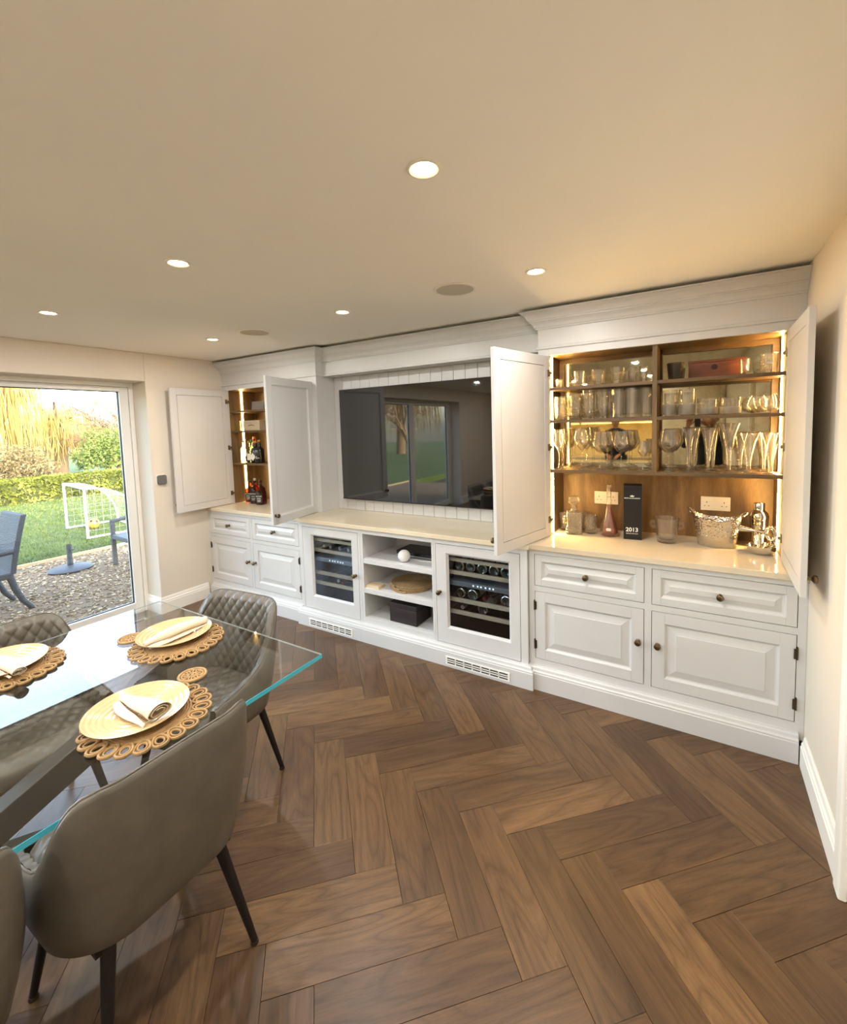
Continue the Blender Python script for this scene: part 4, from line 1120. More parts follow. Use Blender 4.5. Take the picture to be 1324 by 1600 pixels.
put('whisky_tumbler', 'rocks_sq', -4.565, .03, z, 'whisky tumbler before the light strip in the bottle cabinet', GL)
t = thing('cigar_box', 'pale printed wooden box on the second shelf of the bottle cabinet', 'box', (-4.405, .055, z), .12)
MB().box(-.112, .112, -.06, .06, 0, .082).build('body', plain('pale_box', srgb(190, 172, 144), .6, var=.08), t, bev=.002)
MB().box(-.113, .113, -.061, .061, .0822, .104).build('lid', plain('pale_box', srgb(190, 172, 144), .6), t, bev=.002)
MB().prism([(-.055, -.006), (-.03, .006), (0, .012), (.03, .006), (.055, -.006), (.03, -.001), (0, .004), (-.03, -.001)], 0, .0006).xf(Matrix.Translation((0, -.0602, .050)) @ Matrix.Rotation(PI / 2, 4, 'X')).build('printed_mark', plain('brown_ink', srgb(92, 70, 52), .6), t)
z = 1.8886
t = thing('greeting_card', 'grey folded card standing on the top shelf of the bottle cabinet', 'card', (-4.415, .10, z), .25)
MB().box(-.075, .075, -.0015, .0015, 0, .098).xf(Matrix.Rotation(-.12, 4, 'X')).build('front_leaf', plain('card_grey', srgb(142, 136, 128), .7), t)
MB().box(-.075, .075, -.0015, .0015, 0, .098).xf(Matrix.Translation((0, .026, 0)) @ Matrix.Rotation(.14, 4, 'X')).build('back_leaf', plain('card_grey', srgb(142, 136, 128), .7), t)
# ------------------------------------------------------------------ dining table
TX0, TX1, TY1, TY0, TZ = -2.966, -1.751, -1.763, -3.96, .760
TB = thing('dining_table', 'long clear glass dining table on a crossed dark base', 'table', ((TX0 + TX1) / 2, (TY0 + TY1) / 2, 0))
top_glass, n_, out_ = _new('table_glass')
tr_ = n_.nodes.new('ShaderNodeBsdfTransparent'); tr_.inputs[0].default_value = (.93, .955, .95, 1)
gl_ = n_.nodes.new('ShaderNodeBsdfGlossy'); gl_.inputs['Roughness'].default_value = .0
mu_ = n_.nodes.new('ShaderNodeMath'); mu_.operation = 'MULTIPLY'; mu_.inputs[1].default_value = 1.75; mu_.use_clamp = True
n_.links.new(_fresnel(n_, 1.55), mu_.inputs[0])
mx_ = n_.nodes.new('ShaderNodeMixShader'); n_.links.new(mu_.outputs[0], mx_.inputs[0]); n_.links.new(tr_.outputs[0], mx_.inputs[1]); n_.links.new(gl_.outputs[0], mx_.inputs[2])
n_.links.new(mx_.outputs[0], out_.inputs[0])
edge_glass, n_, out_ = _new('glass_edge_green')
p_ = n_.nodes.new('ShaderNodeBsdfPrincipled'); p_.inputs['Base Color'].default_value = (*srgb(84, 200, 222), 1); p_.inputs['Roughness'].default_value = .12
p_.inputs['Transmission Weight'].default_value = .25; p_.inputs['Subsurface Weight'].default_value = .0
n_.links.new(p_.outputs[0], out_.inputs[0])
th = .016
g = MB(); g.add([(TX0, TY0, TZ), (TX1, TY0, TZ), (TX1, TY1, TZ), (TX0, TY1, TZ)], [(0, 1, 2, 3)])
tt = g.build('glass_top', top_glass, TB, world=True)
MB().box(TX1 - .002, TX1, TY0, TY1, TZ - th, TZ - .0006).build('glass_edge', edge_glass, tt, world=True)
MB().box(TX0, TX0 + .0015, TY0, TY1, TZ - .006, TZ - .0006).box(TX0 + .002, TX1 - .002, TY1 - .0015, TY1, TZ - .006, TZ - .0006).box(TX0 + .002, TX1 - .002, TY0, TY0 + .0015, TZ - .006, TZ - .0006).build('painted_pale_edge', plain('pale_edge_paint', srgb(196, 206, 202), .4, var=.02), tt, world=True)  # same glass, coloured pale to paint in the light line of away-facing edges
tx, ty = (TX0 + TX1) / 2, (TY0 + TY1) / 2
bm_ = plain('gunmetal', srgb(74, 72, 68), .38, .55, var=.12, scale=10)
def beam(p0, p1, w, h, shift):
    """rectangular beam from p0 to p1 in a plane x = const"""
    a = Vector(p0); c = Vector(p1); d = (c - a).normalized(); n = Vector((0, -d.z, d.y))
    if n.z < 0: n = -n
    vs = []
    for p in (a, c):
        for sx, sn in ((-1, -1), (1, -1), (1, 1), (-1, 1)):
            q = p + Vector((sx * w / 2 + shift, 0, 0)) + n * sn * h / 2; vs.append(tuple(q))
    return MB().add(vs, [(0, 3, 2, 1), (4, 5, 6, 7), (0, 1, 5, 4), (1, 2, 6, 5), (2, 3, 7, 6), (3, 0, 4, 7)])
y_hi, y_lo = -2.02, -3.70
beam((tx, y_hi, .695), (tx, y_lo, .052), .07, .10, .036).build('crossed_beam', bm_, TB, world=True, bev=.003)
beam((tx, y_lo, .695), (tx, y_hi, .052), .07, .10, -.036).build('crossed_beam', bm_, TB, world=True, bev=.003)
for yy in (y_hi + .02, y_lo - .02):
    MB().box(tx - .085, tx + .085, yy - .045, yy + .045, TZ - th - .018, TZ - th - .001).build('top_bracket', bm_, TB, world=True, bev=.003)
    MB().box(tx - .11, tx + .11, yy - .06, yy + .06, .0, .022).build('foot_bar', bm_, TB, world=True, bev=.003)

# ------------------------------------------------------------------ dining chairs
def plan(s, hw, yb, r, yfront, ease=0):
    """point and outward normal on a U-shaped plan; s = arc length from the middle of the back, sign gives the side"""
    q = abs(s); sg = 1 if s >= 0 else -1
    st = hw - r; arc = PI / 2 * r
    if q < st: p = (q, yb); n = (0, -1)
    elif q < st + arc:
        a = (q - st) / r; p = (st + r * math.sin(a), yb + r - r * math.cos(a)); n = (math.sin(a), -math.cos(a))
    else:
        p = (hw, yb + r + (q - st - arc)); n = (1, 0)
        over = p[1] - (yfront - .10)
        if over > 0: p = (hw - .045 * (over / .10) ** 2, p[1]); 
    return (p[0] * sg, p[1]), (n[0] * sg, n[1])
SMAX = .60
RIM = ((0, .85), (.19, .848), (.225, .840), (.25, .822), (.27, .795), (.29, .757), (.31, .712), (.335, .664), (.365, .625), (.40, .597), (.45, .576), (.52, .560), (.60, .548))
def rimh(s):
    q = abs(s)
    for (a, b), (c, d) in zip(RIM, RIM[1:]):
        if q <= c:
            return b + (d - b) * (q - a) / (c - a)
    return RIM[-1][1]
def kz(z): return max(0, min(1, (z - .42) / .43))
def shell_pt(s, z, inset):
    k = kz(z)
    (x, y), (nx, ny) = plan(s, .262 + .026 * k, -.225 - .062 * k, .165, .27)
    return (x - nx * inset, y - ny * inset, z)
TH = .036
def chair_meshes():
    N = 132
    S = [(-SMAX + 2 * SMAX * i / N) for i in range(N + 1)]
    outer = MB(); rows = []
    for s in S:
        H = rimh(s)
        col = []
        (x, y), (nx, ny) = plan(s, .262, -.225, .165, .27)
        col.append((x * .72, y * .72 + .01, .372)); col.append((x * .90, y * .90, .376)); col.append((x * .975, y * .975, .392))
        for k in range(1, 11):
            z = .405 + (H - .018 - .405) * k / 10
            bulge = -.012 * math.sin(PI * k / 10)
            col.append(shell_pt(s, z, bulge))
        for a in (30, 55, 78):
            an = math.radians(a); rr = TH / 2
            p = shell_pt(s, H - .018 + rr * math.sin(an), rr - rr * math.cos(an)); col.append(p)
        rows.append(col)
    outer.grid(rows)
    # close front ends of the U
    shell = outer.mesh('shell', leather, 60)
    inner = MB(); rows = []
    NS, NZ = 300, 70
    pa, pb = .029, .036
    for i in range(NS + 1):
        s = -SMAX + 2 * SMAX * i / NS
        H = rimh(s)
        col = []
        for j in range(NZ + 1):
            t = j / NZ
            z = H - (H - .445) * t
            top = max(0.0, 1 - t * NZ / 5.0)
            u = s / (2 * pa); v = z / (2 * pb)
            pil = (abs(math.sin(PI * (u + v))) * abs(math.sin(PI * (u - v)))) ** .36
            edge = min(1, .35 + t * 7) * min(1, (SMAX - abs(s)) / .02)
            d = TH * (.93 - .55 * top ** 1.6) + .011 * pil * edge
            z -= .003 * (1 - pil) * (top > 0)
            p = shell_pt(s, z, d)
            col.append(p)
        rows.append(col)
    inner.grid(rows)
    inn = inner.mesh('quilted_back', leather, 80)
    # seat pad
    seat = MB(); rows = []
    NA, NR = 144, 44
    def seat_edge(a):
        # superellipse-like plan reaching the inner wall
        c, s = math.cos(a), math.sin(a)
        ex = 2.9
        r = (abs(c / .232) ** ex + abs(s / .232) ** ex) ** (-1 / ex)
        return r * c, r * s + .035
    for i in range(NR + 1):
        f = i / NR
        row = []
        for k in range(NA):
            a = 2 * PI * k / NA
            ex, ey = seat_edge(a)
            x = ex * f; y = (ey - .035) * f + .035
            z = .492 - .026 * max(0, (f - .75) / .25) ** 2.2
            u = x / .060; v = y / .078
            pil = (abs(math.sin(PI * (u + v))) * abs(math.sin(PI * (u - v)))) ** .36
            z += .011 * pil * min(1, (1 - f) * 7)
            row.append((x, y, z))
        rows.append(row)
    for sc_, z in ((1.012, .450), (1.0, .40), (.93, .384)):
        rows.append([((seat_edge(2 * PI * k / NA)[0]) * sc_, (seat_edge(2 * PI * k / NA)[1] - .035) * sc_ + .035, z) for k in range(NA)])
    seat.grid(rows, False, True)
    k0 = len(seat.v) - NA; seat.f.append(tuple(k0 + j for j in range(NA)))
    st = seat.mesh('seat_cushion', leather, 80)
    pip = MB().tube([shell_pt(s, rimh(s) - .0005, TH * .34) for s in [(-SMAX + .005 + 2 * (SMAX - .005) * i / 110) for i in range(111)]], .0034, 6).mesh('piping', leather, 60)
    fm = MB().box(-.19, .19, -.17, .20, .356, .384).mesh('under_frame', legm)
    return shell, inn, st, pip, fm
CH_SHELL, CH_IN, CH_SEAT, CH_PIPE, CH_FRAME = chair_meshes()
def leg_mesh(fx, fy):
    tx_, ty_ = fx * .72, fy * .70
    top = Vector((tx_, ty_, .378)); foot = Vector((fx, fy, .012))
    return MB().tube([top, foot], [.0185, .0105], 16).mesh('leg', legm, 50), MB().lathe([(0, 0), (.0125, 0), (.013, .002), (.012, .013), (0, .013)], 14, (fx, fy, 0)).mesh('foot_pad', plain('pad_brown', srgb(48, 34, 28), .6), 40)
LEGS = [leg_mesh(sx * .215, sy * .228) for sx in (-1, 1) for sy in (-1, 1)]
def chair(x, y, rz, label):
    t = thing('dining_chair', label, 'chair', (x, y, 0), rz, 'taupe quilted dining chairs')
    obj('shell', CH_SHELL, t); obj('quilted_back', CH_IN, t); obj('seat_cushion', CH_SEAT, t); obj('piping', CH_PIPE, t); obj('under_frame', CH_FRAME, t)
    for lm, fm in LEGS:
        l = obj('leg', lm, t); obj('foot_pad', fm, l)
    return t
chair(-1.905, -2.415, PI / 2, 'taupe leather dining chair with its back to the camera, complete in view')
chair(-1.895, -2.995, PI / 2 + .05, 'taupe leather dining chair cut off at the lower left corner')
chair(-2.812, -2.415, -PI / 2, 'taupe quilted dining chair on the patio door side of the table')
chair(-2.385, -1.885, PI + .10, 'taupe quilted dining chair at the head of the table facing the camera')
chair(-2.812, -3.025, -PI / 2, 'taupe quilted dining chair on the far side, seen only through reflections')

# ------------------------------------------------------------------ place settings
ZG = TZ + .0008
LOOP = MB().tube([(.028 * math.cos(a) + .155, .0205 * math.sin(a) * (1 + .25 * math.cos(a)), .006 + .0015 * math.sin(a)) for a in [2 * PI * k / 20 for k in range(20)]], .0048, 6, True).mesh('rope_loop', rope, 60)
LOOP2 = MB().tube([(.018 * math.cos(a) + .155, .012 * math.sin(a), .0055) for a in [2 * PI * k / 16 for k in range(16)]], .0035, 6, True).mesh('rope_loop_inner', rope, 60)
def coilmesh(r0, r1, tr): return MB().tube(coil(r0, r1, tr, tr, 420), tr, 6).mesh('woven_centre', rope, 60)
CENTRE = coilmesh(.003, .130, .0048)
def placemat(x, y, label, rz=0):
    t = thing('rope_placemat', label, 'placemat', (x, y, ZG), rz, 'rope placemats on the glass table')
    obj('woven_centre', CENTRE, t)
    n = 22
    for k in range(n):
        l = obj('rope_loop', LOOP, t, (0, 0, 0), (0, 0, 2 * PI * k / n)); obj('inner_loop', LOOP2, l)
def plate_mesh():
    R = .148
    prof = [(0, .0055), (.075, .0055), (.078, .006)]
    rim = []
    for k in range(0, 25):
        t = k / 24
        r = .078 + (R - .078) * t; z = .006 + .019 * t ** 1.25 + .0011 * math.sin(t * 2 * PI * 4.5)
        rim.append((r, z))
    under = [(R + .0015, .0262), (R, .0235), (.10, .0075), (.085, .0045), (.080, .001), (.072, .001), (.070, .003), (0, .003)]
    inner_rings = []
    for k in range(1, 30):
        t = k / 30; inner_rings.append((.075 * t, .0055 + .0005 * math.sin(t * 2 * PI * 5)))
    return MB().lathe([(0, .0055)] + inner_rings + rim + under, 72).mesh('dinner_plate', cream, 60)
PLATE = plate_mesh()
ZP = ZG + .0112
def plate(x, y, label):
    o = obj('dinner_plate', PLATE, None, (x, y, ZP)); tag(o, label, 'plate', 'cream ridged dinner plates')
def napkin(x, y, rz, label, kind):
    t = thing('napkin', label, 'napkin', (x, y, ZP + .0135), rz, 'rolled cream napkins')
    # a cloth rolled into a flattened cone, built as a spiral section swept along its length
    m = MB(); rows = []
    L = .225 if kind else .265
    NL, NSp = 26, 60
    for i in range(NL + 1):
        f = i / NL
        R = (.010 + .026 * f ** .8) if kind else (.014 + .010 * math.sin(PI * min(1, f * 1.1)) + .008 * f)
        row = []
        turns = 2.6
        for j in range(NSp + 1):
            g_ = j / NSp
            a = -PI / 2 + turns * 2 * PI * g_
            r = R * (1.0 - .62 * g_)
            wob = 1 + .05 * math.sin(3 * a + 9 * f)
            row.append(((f - .5) * L + .006 * math.sin(a) * f, r * math.cos(a) * wob * 1.15, r * math.sin(a) * wob * .8 + R * .82))
        rows.append(row)
    m.grid(rows)
    ob = m.build('rolled_cloth', linen, t, 70)
    md = ob.modifiers.new('thickness', 'SOLIDIFY'); md.thickness = .0016
    # loose outer flap
    fl_ = MB(); rows = []
    for i in range(15):
        f = i / 14; R = (.010 + .026 * f ** .8) if kind else .018
        row = []
        for j in range(7):
            q = j / 6
            row.append(((f - .5) * L * .96, -R * 1.1 - q * (.018 + .010 * math.sin(f * 5)), max(.0015, R * .35 * (1 - q) ** 2 + .002 * math.sin(f * 12 + q * 3) + .0015)))
        rows.append(row)
    fl_.grid(rows)
    ob = fl_.build('loose_fold', linen, t, 70)
    md = ob.modifiers.new('thickness', 'SOLIDIFY'); md.thickness = .0014; md.offset = 1
WHEEL = MB().tube([(.046 * math.cos(a), .046 * math.sin(a), .006) for a in [2 * PI * k / 36 for k in range(36)]], .0055, 7, True).tube([(.036 * math.cos(a), .036 * math.sin(a), .005) for a in [2 * PI * k / 30 for k in range(30)]], .004, 6, True).tube([(.013 * math.cos(a), .013 * math.sin(a), .005) for a in [2 * PI * k / 18 for k in range(18)]], .0045, 6, True).tube([(.004 * math.cos(a), .004 * math.sin(a), .005) for a in [2 * PI * k / 8 for k in range(8)]], .0045, 6, True).mesh('ring', rope, 60)
SPOKE = MB().tube([(.014, -.002, .005), (.024, -.006, .0055), (.036, -.003, .005)], .0032, 6).tube([(.014, .002, .005), (.024, .006, .0055), (.036, .003, .005)], .0032, 6).mesh('spoke', rope, 60)
def coaster(x, y, label):
    t = thing('rope_coaster', label, 'coaster', (x, y, ZG), RNG.uniform(0, 1), 'round rope coasters')
    obj('ring', WHEEL, t)
    for k in range(8): obj('spoke', SPOKE, t, (0, 0, 0), (0, 0, 2 * PI * k / 8))
placemat(-1.955, -2.335, 'rope placemat under the nearest plate with a fanned napkin roll')
plate(-1.990, -2.350, 'cream plate nearest the camera on the glass table')
napkin(-1.985, -2.345, .02, 'cream napkin rolled open at one end on the nearest plate', 1)
coaster(-2.065, -2.122, 'rope coaster beside the nearest placemat')
placemat(-2.385, -1.995, 'rope placemat before the head of table chair', .1)
plate(-2.432, -1.980, 'cream plate in front of the head of table chair')
napkin(-2.410, -1.985, 1.52, 'long folded cream napkin on the head of table plate', 0)
coaster(-2.605, -2.082, 'rope coaster left of the head of table placemat')
placemat(-2.762, -2.462, 'rope placemat at the left edge before the patio side chair', .05)
plate(-2.795, -2.470, 'cream plate cut by the left edge of the picture')
napkin(-2.745, -2.470, .06, 'cream napkin on the plate at the left edge', 0)
# ------------------------------------------------------------------ people (seen in the bar mirror)
def skin_body(name, joints, edges, mat, parent, root):
    me = bpy.data.meshes.new(name)
    names = list(joints); ix = {k: i for i, k in enumerate(names)}
    me.from_pydata([joints[k][0] for k in names], [(ix[a], ix[b]) for a, b in edges], [])
    ob = bpy.data.objects.new(name, me); COL.objects.link(ob)
    if parent: ob.parent = parent
    md = ob.modifiers.new('skin', 'SKIN'); md.use_smooth_shade = True
    sv = me.skin_vertices[0].data
    for k in names:
        r = joints[k][1]; sv[ix[k]].radius = r if isinstance(r, tuple) else (r, r); sv[ix[k]].use_root = (k == root)
    ss = ob.modifiers.new('smooth', 'SUBSURF'); ss.levels = 2; ss.render_levels = 2
    me.materials.append(mat)
    return ob
skin_m = plain('skin', srgb(186, 136, 108), .5, var=.06, scale=20)
navy = plain('navy_cloth', srgb(18, 20, 30), .85, var=.1)
jean = plain('denim', srgb(34, 44, 66), .85, var=.15, scale=40)
hairm = plain('dark_hair', srgb(26, 20, 16), .6, var=.3, scale=80, bump=.6)
shoe_m = plain('shoe', srgb(30, 28, 28), .5)
def person(label, loc, rz, L, hand_pose, bend, shirt):
    """local +y is the facing direction; L: dict of arm joint targets"""
    t = thing('person', label, 'person', loc, rz)
    J = {'pel': ((0, 0, .98), (.155, .115)), 'waist': ((0, .0, 1.12), (.145, .105)), 'chest': ((0, bend * .5, 1.32), (.17, .12)), 'top': ((0, bend * .8, 1.45), (.12, .09)),
         'hl': ((-.10, 0, .92), .098), 'kl': ((-.115, .02, .50), .062), 'al': ((-.12, -.01, .09), .042), 'tl': ((-.135, .15, .045), .036),
         'hr': ((.10, 0, .92), .098), 'kr': ((.115, .02, .50), .062), 'ar': ((.12, -.01, .09), .042), 'tr': ((.135, .15, .045), .036),
         'sl': ((-.185, bend * .7, 1.42), .062), 'sr': ((.185, bend * .7, 1.42), .062),
         'el': (L['el'], .046), 'wl': (L['wl'], .030), 'er': (L['er'], .046), 'wr': (L['wr'], .030), 'neck': ((0, bend + .005, 1.53), .056)}
    E_ = [('pel', 'waist'), ('waist', 'chest'), ('chest', 'top'), ('top', 'neck'), ('pel', 'hl'), ('hl', 'kl'), ('kl', 'al'), ('al', 'tl'), ('pel', 'hr'), ('hr', 'kr'), ('kr', 'ar'), ('ar', 'tr'),
          ('top', 'sl'), ('sl', 'el'), ('el', 'wl'), ('top', 'sr'), ('sr', 'er'), ('er', 'wr')]
    skin_body('body', J, E_, shirt, t, 'pel')
    # trousers as clothing over the legs
    JT = {'p': ((0, 0, .97), (.165, .125)), 'hl': ((-.10, 0, .90), .108), 'kl': ((-.115, .02, .50), .074), 'al': ((-.12, -.01, .12), .058), 'hr': ((.10, 0, .90), .108), 'kr': ((.115, .02, .50), .074), 'ar': ((.12, -.01, .12), .058)}
    skin_body('trousers', JT, [('p', 'hl'), ('hl', 'kl'), ('kl', 'al'), ('p', 'hr'), ('hr', 'kr'), ('kr', 'ar')], jean, t, 'p')
    # head
    hy = bend + .03; tilt = L.get('tilt', 0)
    rows = []; NT, NP = 26, 20
    for i in range(NP + 1):
        ph = PI * i / NP; row = []
        for k in range(NT):
            th_ = 2 * PI * k / NT
            x = .078 * math.sin(ph) * math.cos(th_); y = .098 * math.sin(ph) * math.sin(th_); z = .118 * math.cos(ph)
            if z < 0: x *= 1 - .28 * (-z / .118); y *= 1 - .10 * (-z / .118)
            if y > .05 and abs(x) < .03:
                if -.045 < z < .025: y += .020 * (1 - abs(x) / .03) * (1 - abs(z + .014) / .04 if abs(z + .014) < .04 else 0)   # nose
                if .0 < z < .03 and abs(x) > .014: y -= .006
                if -.075 < z < -.058: y += .005
            row.append((x, y, z))
        rows.append(row)
    M = Matrix.Translation((0, hy, 1.655)) @ Matrix.Rotation(-tilt, 4, 'X')
    hb = MB(); hb.grid(rows, False, True)
    for s in (-1, 1): hb.tube([(s * .074, -.008, .02), (s * .086, -.018, .012), (s * .084, -.014, -.02), (s * .074, -.002, -.03)], [.007, .010, .009, .006], 8)
    h = hb.xf(M).build('head', skin_m, t, 70)
    eye = plain('eye_white', srgb(230, 226, 220), .2); iris = plain('eye_iris', srgb(46, 30, 20), .2)
    for s in (-1, 1):
        MB().lathe([(0, -.011), (.008, -.008), (.011, 0), (.008, .008), (0, .011)], 12, (0, 0, 0)).xf(M @ Matrix.Translation((s * .030, .079, .012))).build('eye', eye, h, 60)
        MB().tube([(s * .018, .090, .034), (s * .032, .092, .038), (s * .046, .082, .033)], .004, 6).xf(M).build('eyebrow', hairm, h, 60)
    MB().tube([(-.022, .083, -.064), (0, .094, -.066), (.022, .083, -.064)], .0055, 6).xf(M).build('mouth', plain('lips', srgb(150, 92, 80), .5), h, 60)
    hr = MB(); rows = []
    for i in range(11):
        ph = PI * .56 * i / 10; row = []
        for k in range(NT):
            th_ = 2 * PI * k / NT; fwd = math.sin(th_)
            p2 = ph * (1 - .42 * max(0, fwd)) * (1 + .22 * max(0, -fwd))
            row.append((.086 * math.sin(p2) * math.cos(th_), .106 * math.sin(p2) * math.sin(th_) - .004, .127 * math.cos(p2)))
        rows.append(row)
    hr.grid(rows, False, True); hr.xf(M).build('hair', hairm, t, 70)
    MB().tube([(0, bend * .9, 1.50), (0, bend + .012, 1.60)], [.052, .046], 14).build('neck_skin', skin_m, t, 60)
    for s, w_, e_ in ((-1, L['wl'], L['el']), (1, L['wr'], L['er'])):
        hand(t, Vector(w_), (Vector(w_) - Vector(e_)).normalized(), s, hand_pose)
    for s in (-1, 1):
        MB().lathe([(0, 0), (.9, 0), (1, .25), (.9, .6), (.5, 1), (0, 1)], 18).xf(Matrix.Translation((s * .127, .06, .001)) @ Matrix.Diagonal((.050, .140, .085, 1))).build('shoe', shoe_m, t, 60)
    return t
def hand(t, w_, d, side, pose):
    """palm and five fingers; pose 'grip' curls the fingers forwards"""
    up = Vector((0, 0, 1)); lat = d.cross(up).normalized() * (1 if side > 0 else 1)
    nrm = lat.cross(d).normalized()
    palm_c = w_ + d * .045
    J = {'w': (tuple(w_ - d * .02), .028), 'p0': (tuple(w_ + d * .02), (.030, .018)), 'p1': (tuple(w_ + d * .075), (.038, .015))}
    E_ = [('w', 'p0'), ('p0', 'p1')]
    hnd = skin_body('hand', J, E_, skin_m, t, 'w')
    lens = (.066, .076, .070, .054)
    for k, l in enumerate(lens):
        b = w_ + d * .070 + lat * (-.028 + .0187 * k)
        c = .55 if pose == 'grip' else .3
        a1 = b + d * l * .45 - nrm * l * .12 * c; a2 = a1 + d * l * .30 - nrm * l * .34 * c; a3 = a2 + d * l * .18 - nrm * l * .40 * c
        MB().tube([b, a1, a2, a3, a3 + (a3 - a2) * .2], [.0092, .0088, .0082, .0072, .003], 8).build('finger', skin_m, hnd, 70)
    sgn = -1 if side > 0 else 1
    b = w_ + d * .022 + lat * sgn * .026
    MB().tube([b, b + d * .022 + lat * sgn * .020, b + d * .050 + lat * sgn * .026 - nrm * .010, b + d * .064 + lat * sgn * .022 - nrm * .018], [.012, .0105, .0095, .004], 8).build('thumb', skin_m, hnd, 70)
# the photographer, facing the cabinets
px_, py_ = -.30, -3.50
def loc_(x, y, z): return (x - px_, y - py_, z)
person('person in dark clothes holding up a phone, mirrored behind the cone glasses', (px_, py_, 0), 0,
       {'el': loc_(-.60, -3.36, 1.30), 'wl': loc_(-.545, -3.145, 1.575), 'er': loc_(-.06, -3.38, 1.28), 'wr': loc_(-.33, -3.155, 1.565), 'tilt': .1}, 'grip', .0, navy)
ph = thing('phone', 'dark phone held up in both hands, seen in the bar mirror', 'phone', tuple(CAM - FWD * .030 + UPV * -.045))
M3 = Matrix(((RGT.x, UPV.x, -FWD.x, 0), (RGT.y, UPV.y, -FWD.y, 0), (RGT.z, UPV.z, -FWD.z, 0), (0, 0, 0, 1)))
MB().prism(rrect(.074, .150, .012), -.004, .004, .001).xf(M3).build('case', blackp, ph)
MB().prism(rrect(.034, .034, .008), -.0065, -.004).xf(M3 @ Matrix.Translation((0, .045, 0))).build('camera_bump', blackm, ph)
MB().prism(rrect(.068, .144, .010), .004, .0046).xf(M3).build('screen', screen, ph)
# man at the kitchen counter
person('man in a dark shirt looking down at the far counter, mirrored above the wine glasses', (-1.79, -6.02, 0), 0,
       {'el': (-.26, .12, 1.16), 'wl': (-.12, .30, 1.02), 'er': (.26, .12, 1.16), 'wr': (.10, .30, 1.02), 'tilt': .55}, 'rest', .06, navy)

# ------------------------------------------------------------------ kitchen end of the room (seen in the bar mirror)
kp = plain('kitchen_paint', srgb(226, 214, 190), .45, var=.02)
def kdoor(parent, x0, x1, z0, z1, y, kn=None):
    d = MB(); ring(d, x0, x1, z0, z1, [(0, y - .02), (0, y), (.05, y), (.056, y - .008), (.06, y - .008)])
    o = d.build('door', kp, parent, world=True)
    if kn: MB().lathe([(0, 0), (.006, 0), (.006, .012), (.014, .018), (.012, .028), (0, .03)], 12).xf(Matrix.Translation((kn, y, (z0 + z1) / 2)) @ Matrix.Rotation(-PI / 2, 4, 'X')).build('knob', brass, o, 40, world=True)
for k, (a, b) in enumerate(((-1.14, -.58), (-.57, -.01))):
    t = thing('tall_cupboard', ('cream tall kitchen cupboard next to the lit splashback, mirrored', 'cream tall kitchen cupboard in the room corner, mirrored')[k], 'cupboard', ((a + b) / 2, -6.7, 0))
    MB().box(a, b, YF + .002, -6.42, 0, 2.3).build('carcass', kp, t, world=True, bev=.002)
    kdoor(t, a + .01, b - .01, .12, 1.20, -6.40, a + .06); kdoor(t, a + .01, b - .01, 1.22, 2.28, -6.40, a + .06)
for k, (a, b) in enumerate(((-3.35, -2.62), (-2.61, -1.88), (-1.87, -1.15))):
    nm = ('left', 'middle', 'right')[k]
    t = thing('kitchen_base_unit', 'cream kitchen base unit, ' + nm + ' of three, mirrored', 'cupboard', ((a + b) / 2, -6.7, 0), 0, 'kitchen base units')
    MB().box(a, b, YF + .002, -6.42, 0, .88).build('carcass', kp, t, world=True, bev=.002); kdoor(t, a + .01, b - .01, .12, .86, -6.40, b - .06)
    t = thing('kitchen_wall_unit', 'cream kitchen wall unit, ' + nm + ' of three, mirrored', 'cupboard', ((a + b) / 2, -6.8, 1.6), 0, 'kitchen wall units')
    MB().box(a, b, YF + .002, -6.66, 1.62, 2.3).build('carcass', kp, t, world=True, bev=.002); kdoor(t, a + .01, b - .01, 1.63, 2.28, -6.64, b - .06)
    led2 = MB().box(a + .02, b - .02, -6.72, -6.70, 1.612, 1.6195).build('under_light', emit('kitchen_led', (1.0, .68, .25), 26), t, world=True)
o = MB().box(-3.36, -1.145, YF + .002, -6.38, .881, .915).build('kitchen_worktop', quartz, None, bev=.002); tag(o, 'pale worktop along the kitchen end, mirrored', 'worktop')
o = MB().box(-3.36, -1.145, YF + .002, YF + .016, .916, 1.61).build('splashback', plain('splash_cream', srgb(236, 214, 160), .3), None); tag(o, 'warm lit cream splashback under the kitchen wall units', 'splashback')
isl = thing('kitchen_island', 'white topped kitchen island before the man, mirrored', 'island', (-1.95, -5.5, 0))
MB().box(-2.85, -1.1, -5.72, -5.25, 0, .885).build('carcass', kp, isl, world=True, bev=.002)
MB().box(-2.9, -1.05, -5.76, -5.20, .886, .92).build('top', quartz, isl, world=True, bev=.002)
for k in range(3): 
    dd = MB(); x = -2.83 + k * .578
    ring(dd, x, x + .56, .1, .86, [(0, -5.25), (0, -5.232), (.05, -5.232), (.056, -5.24), (.06, -5.24)]); dd.build('door', kp, isl, world=True)
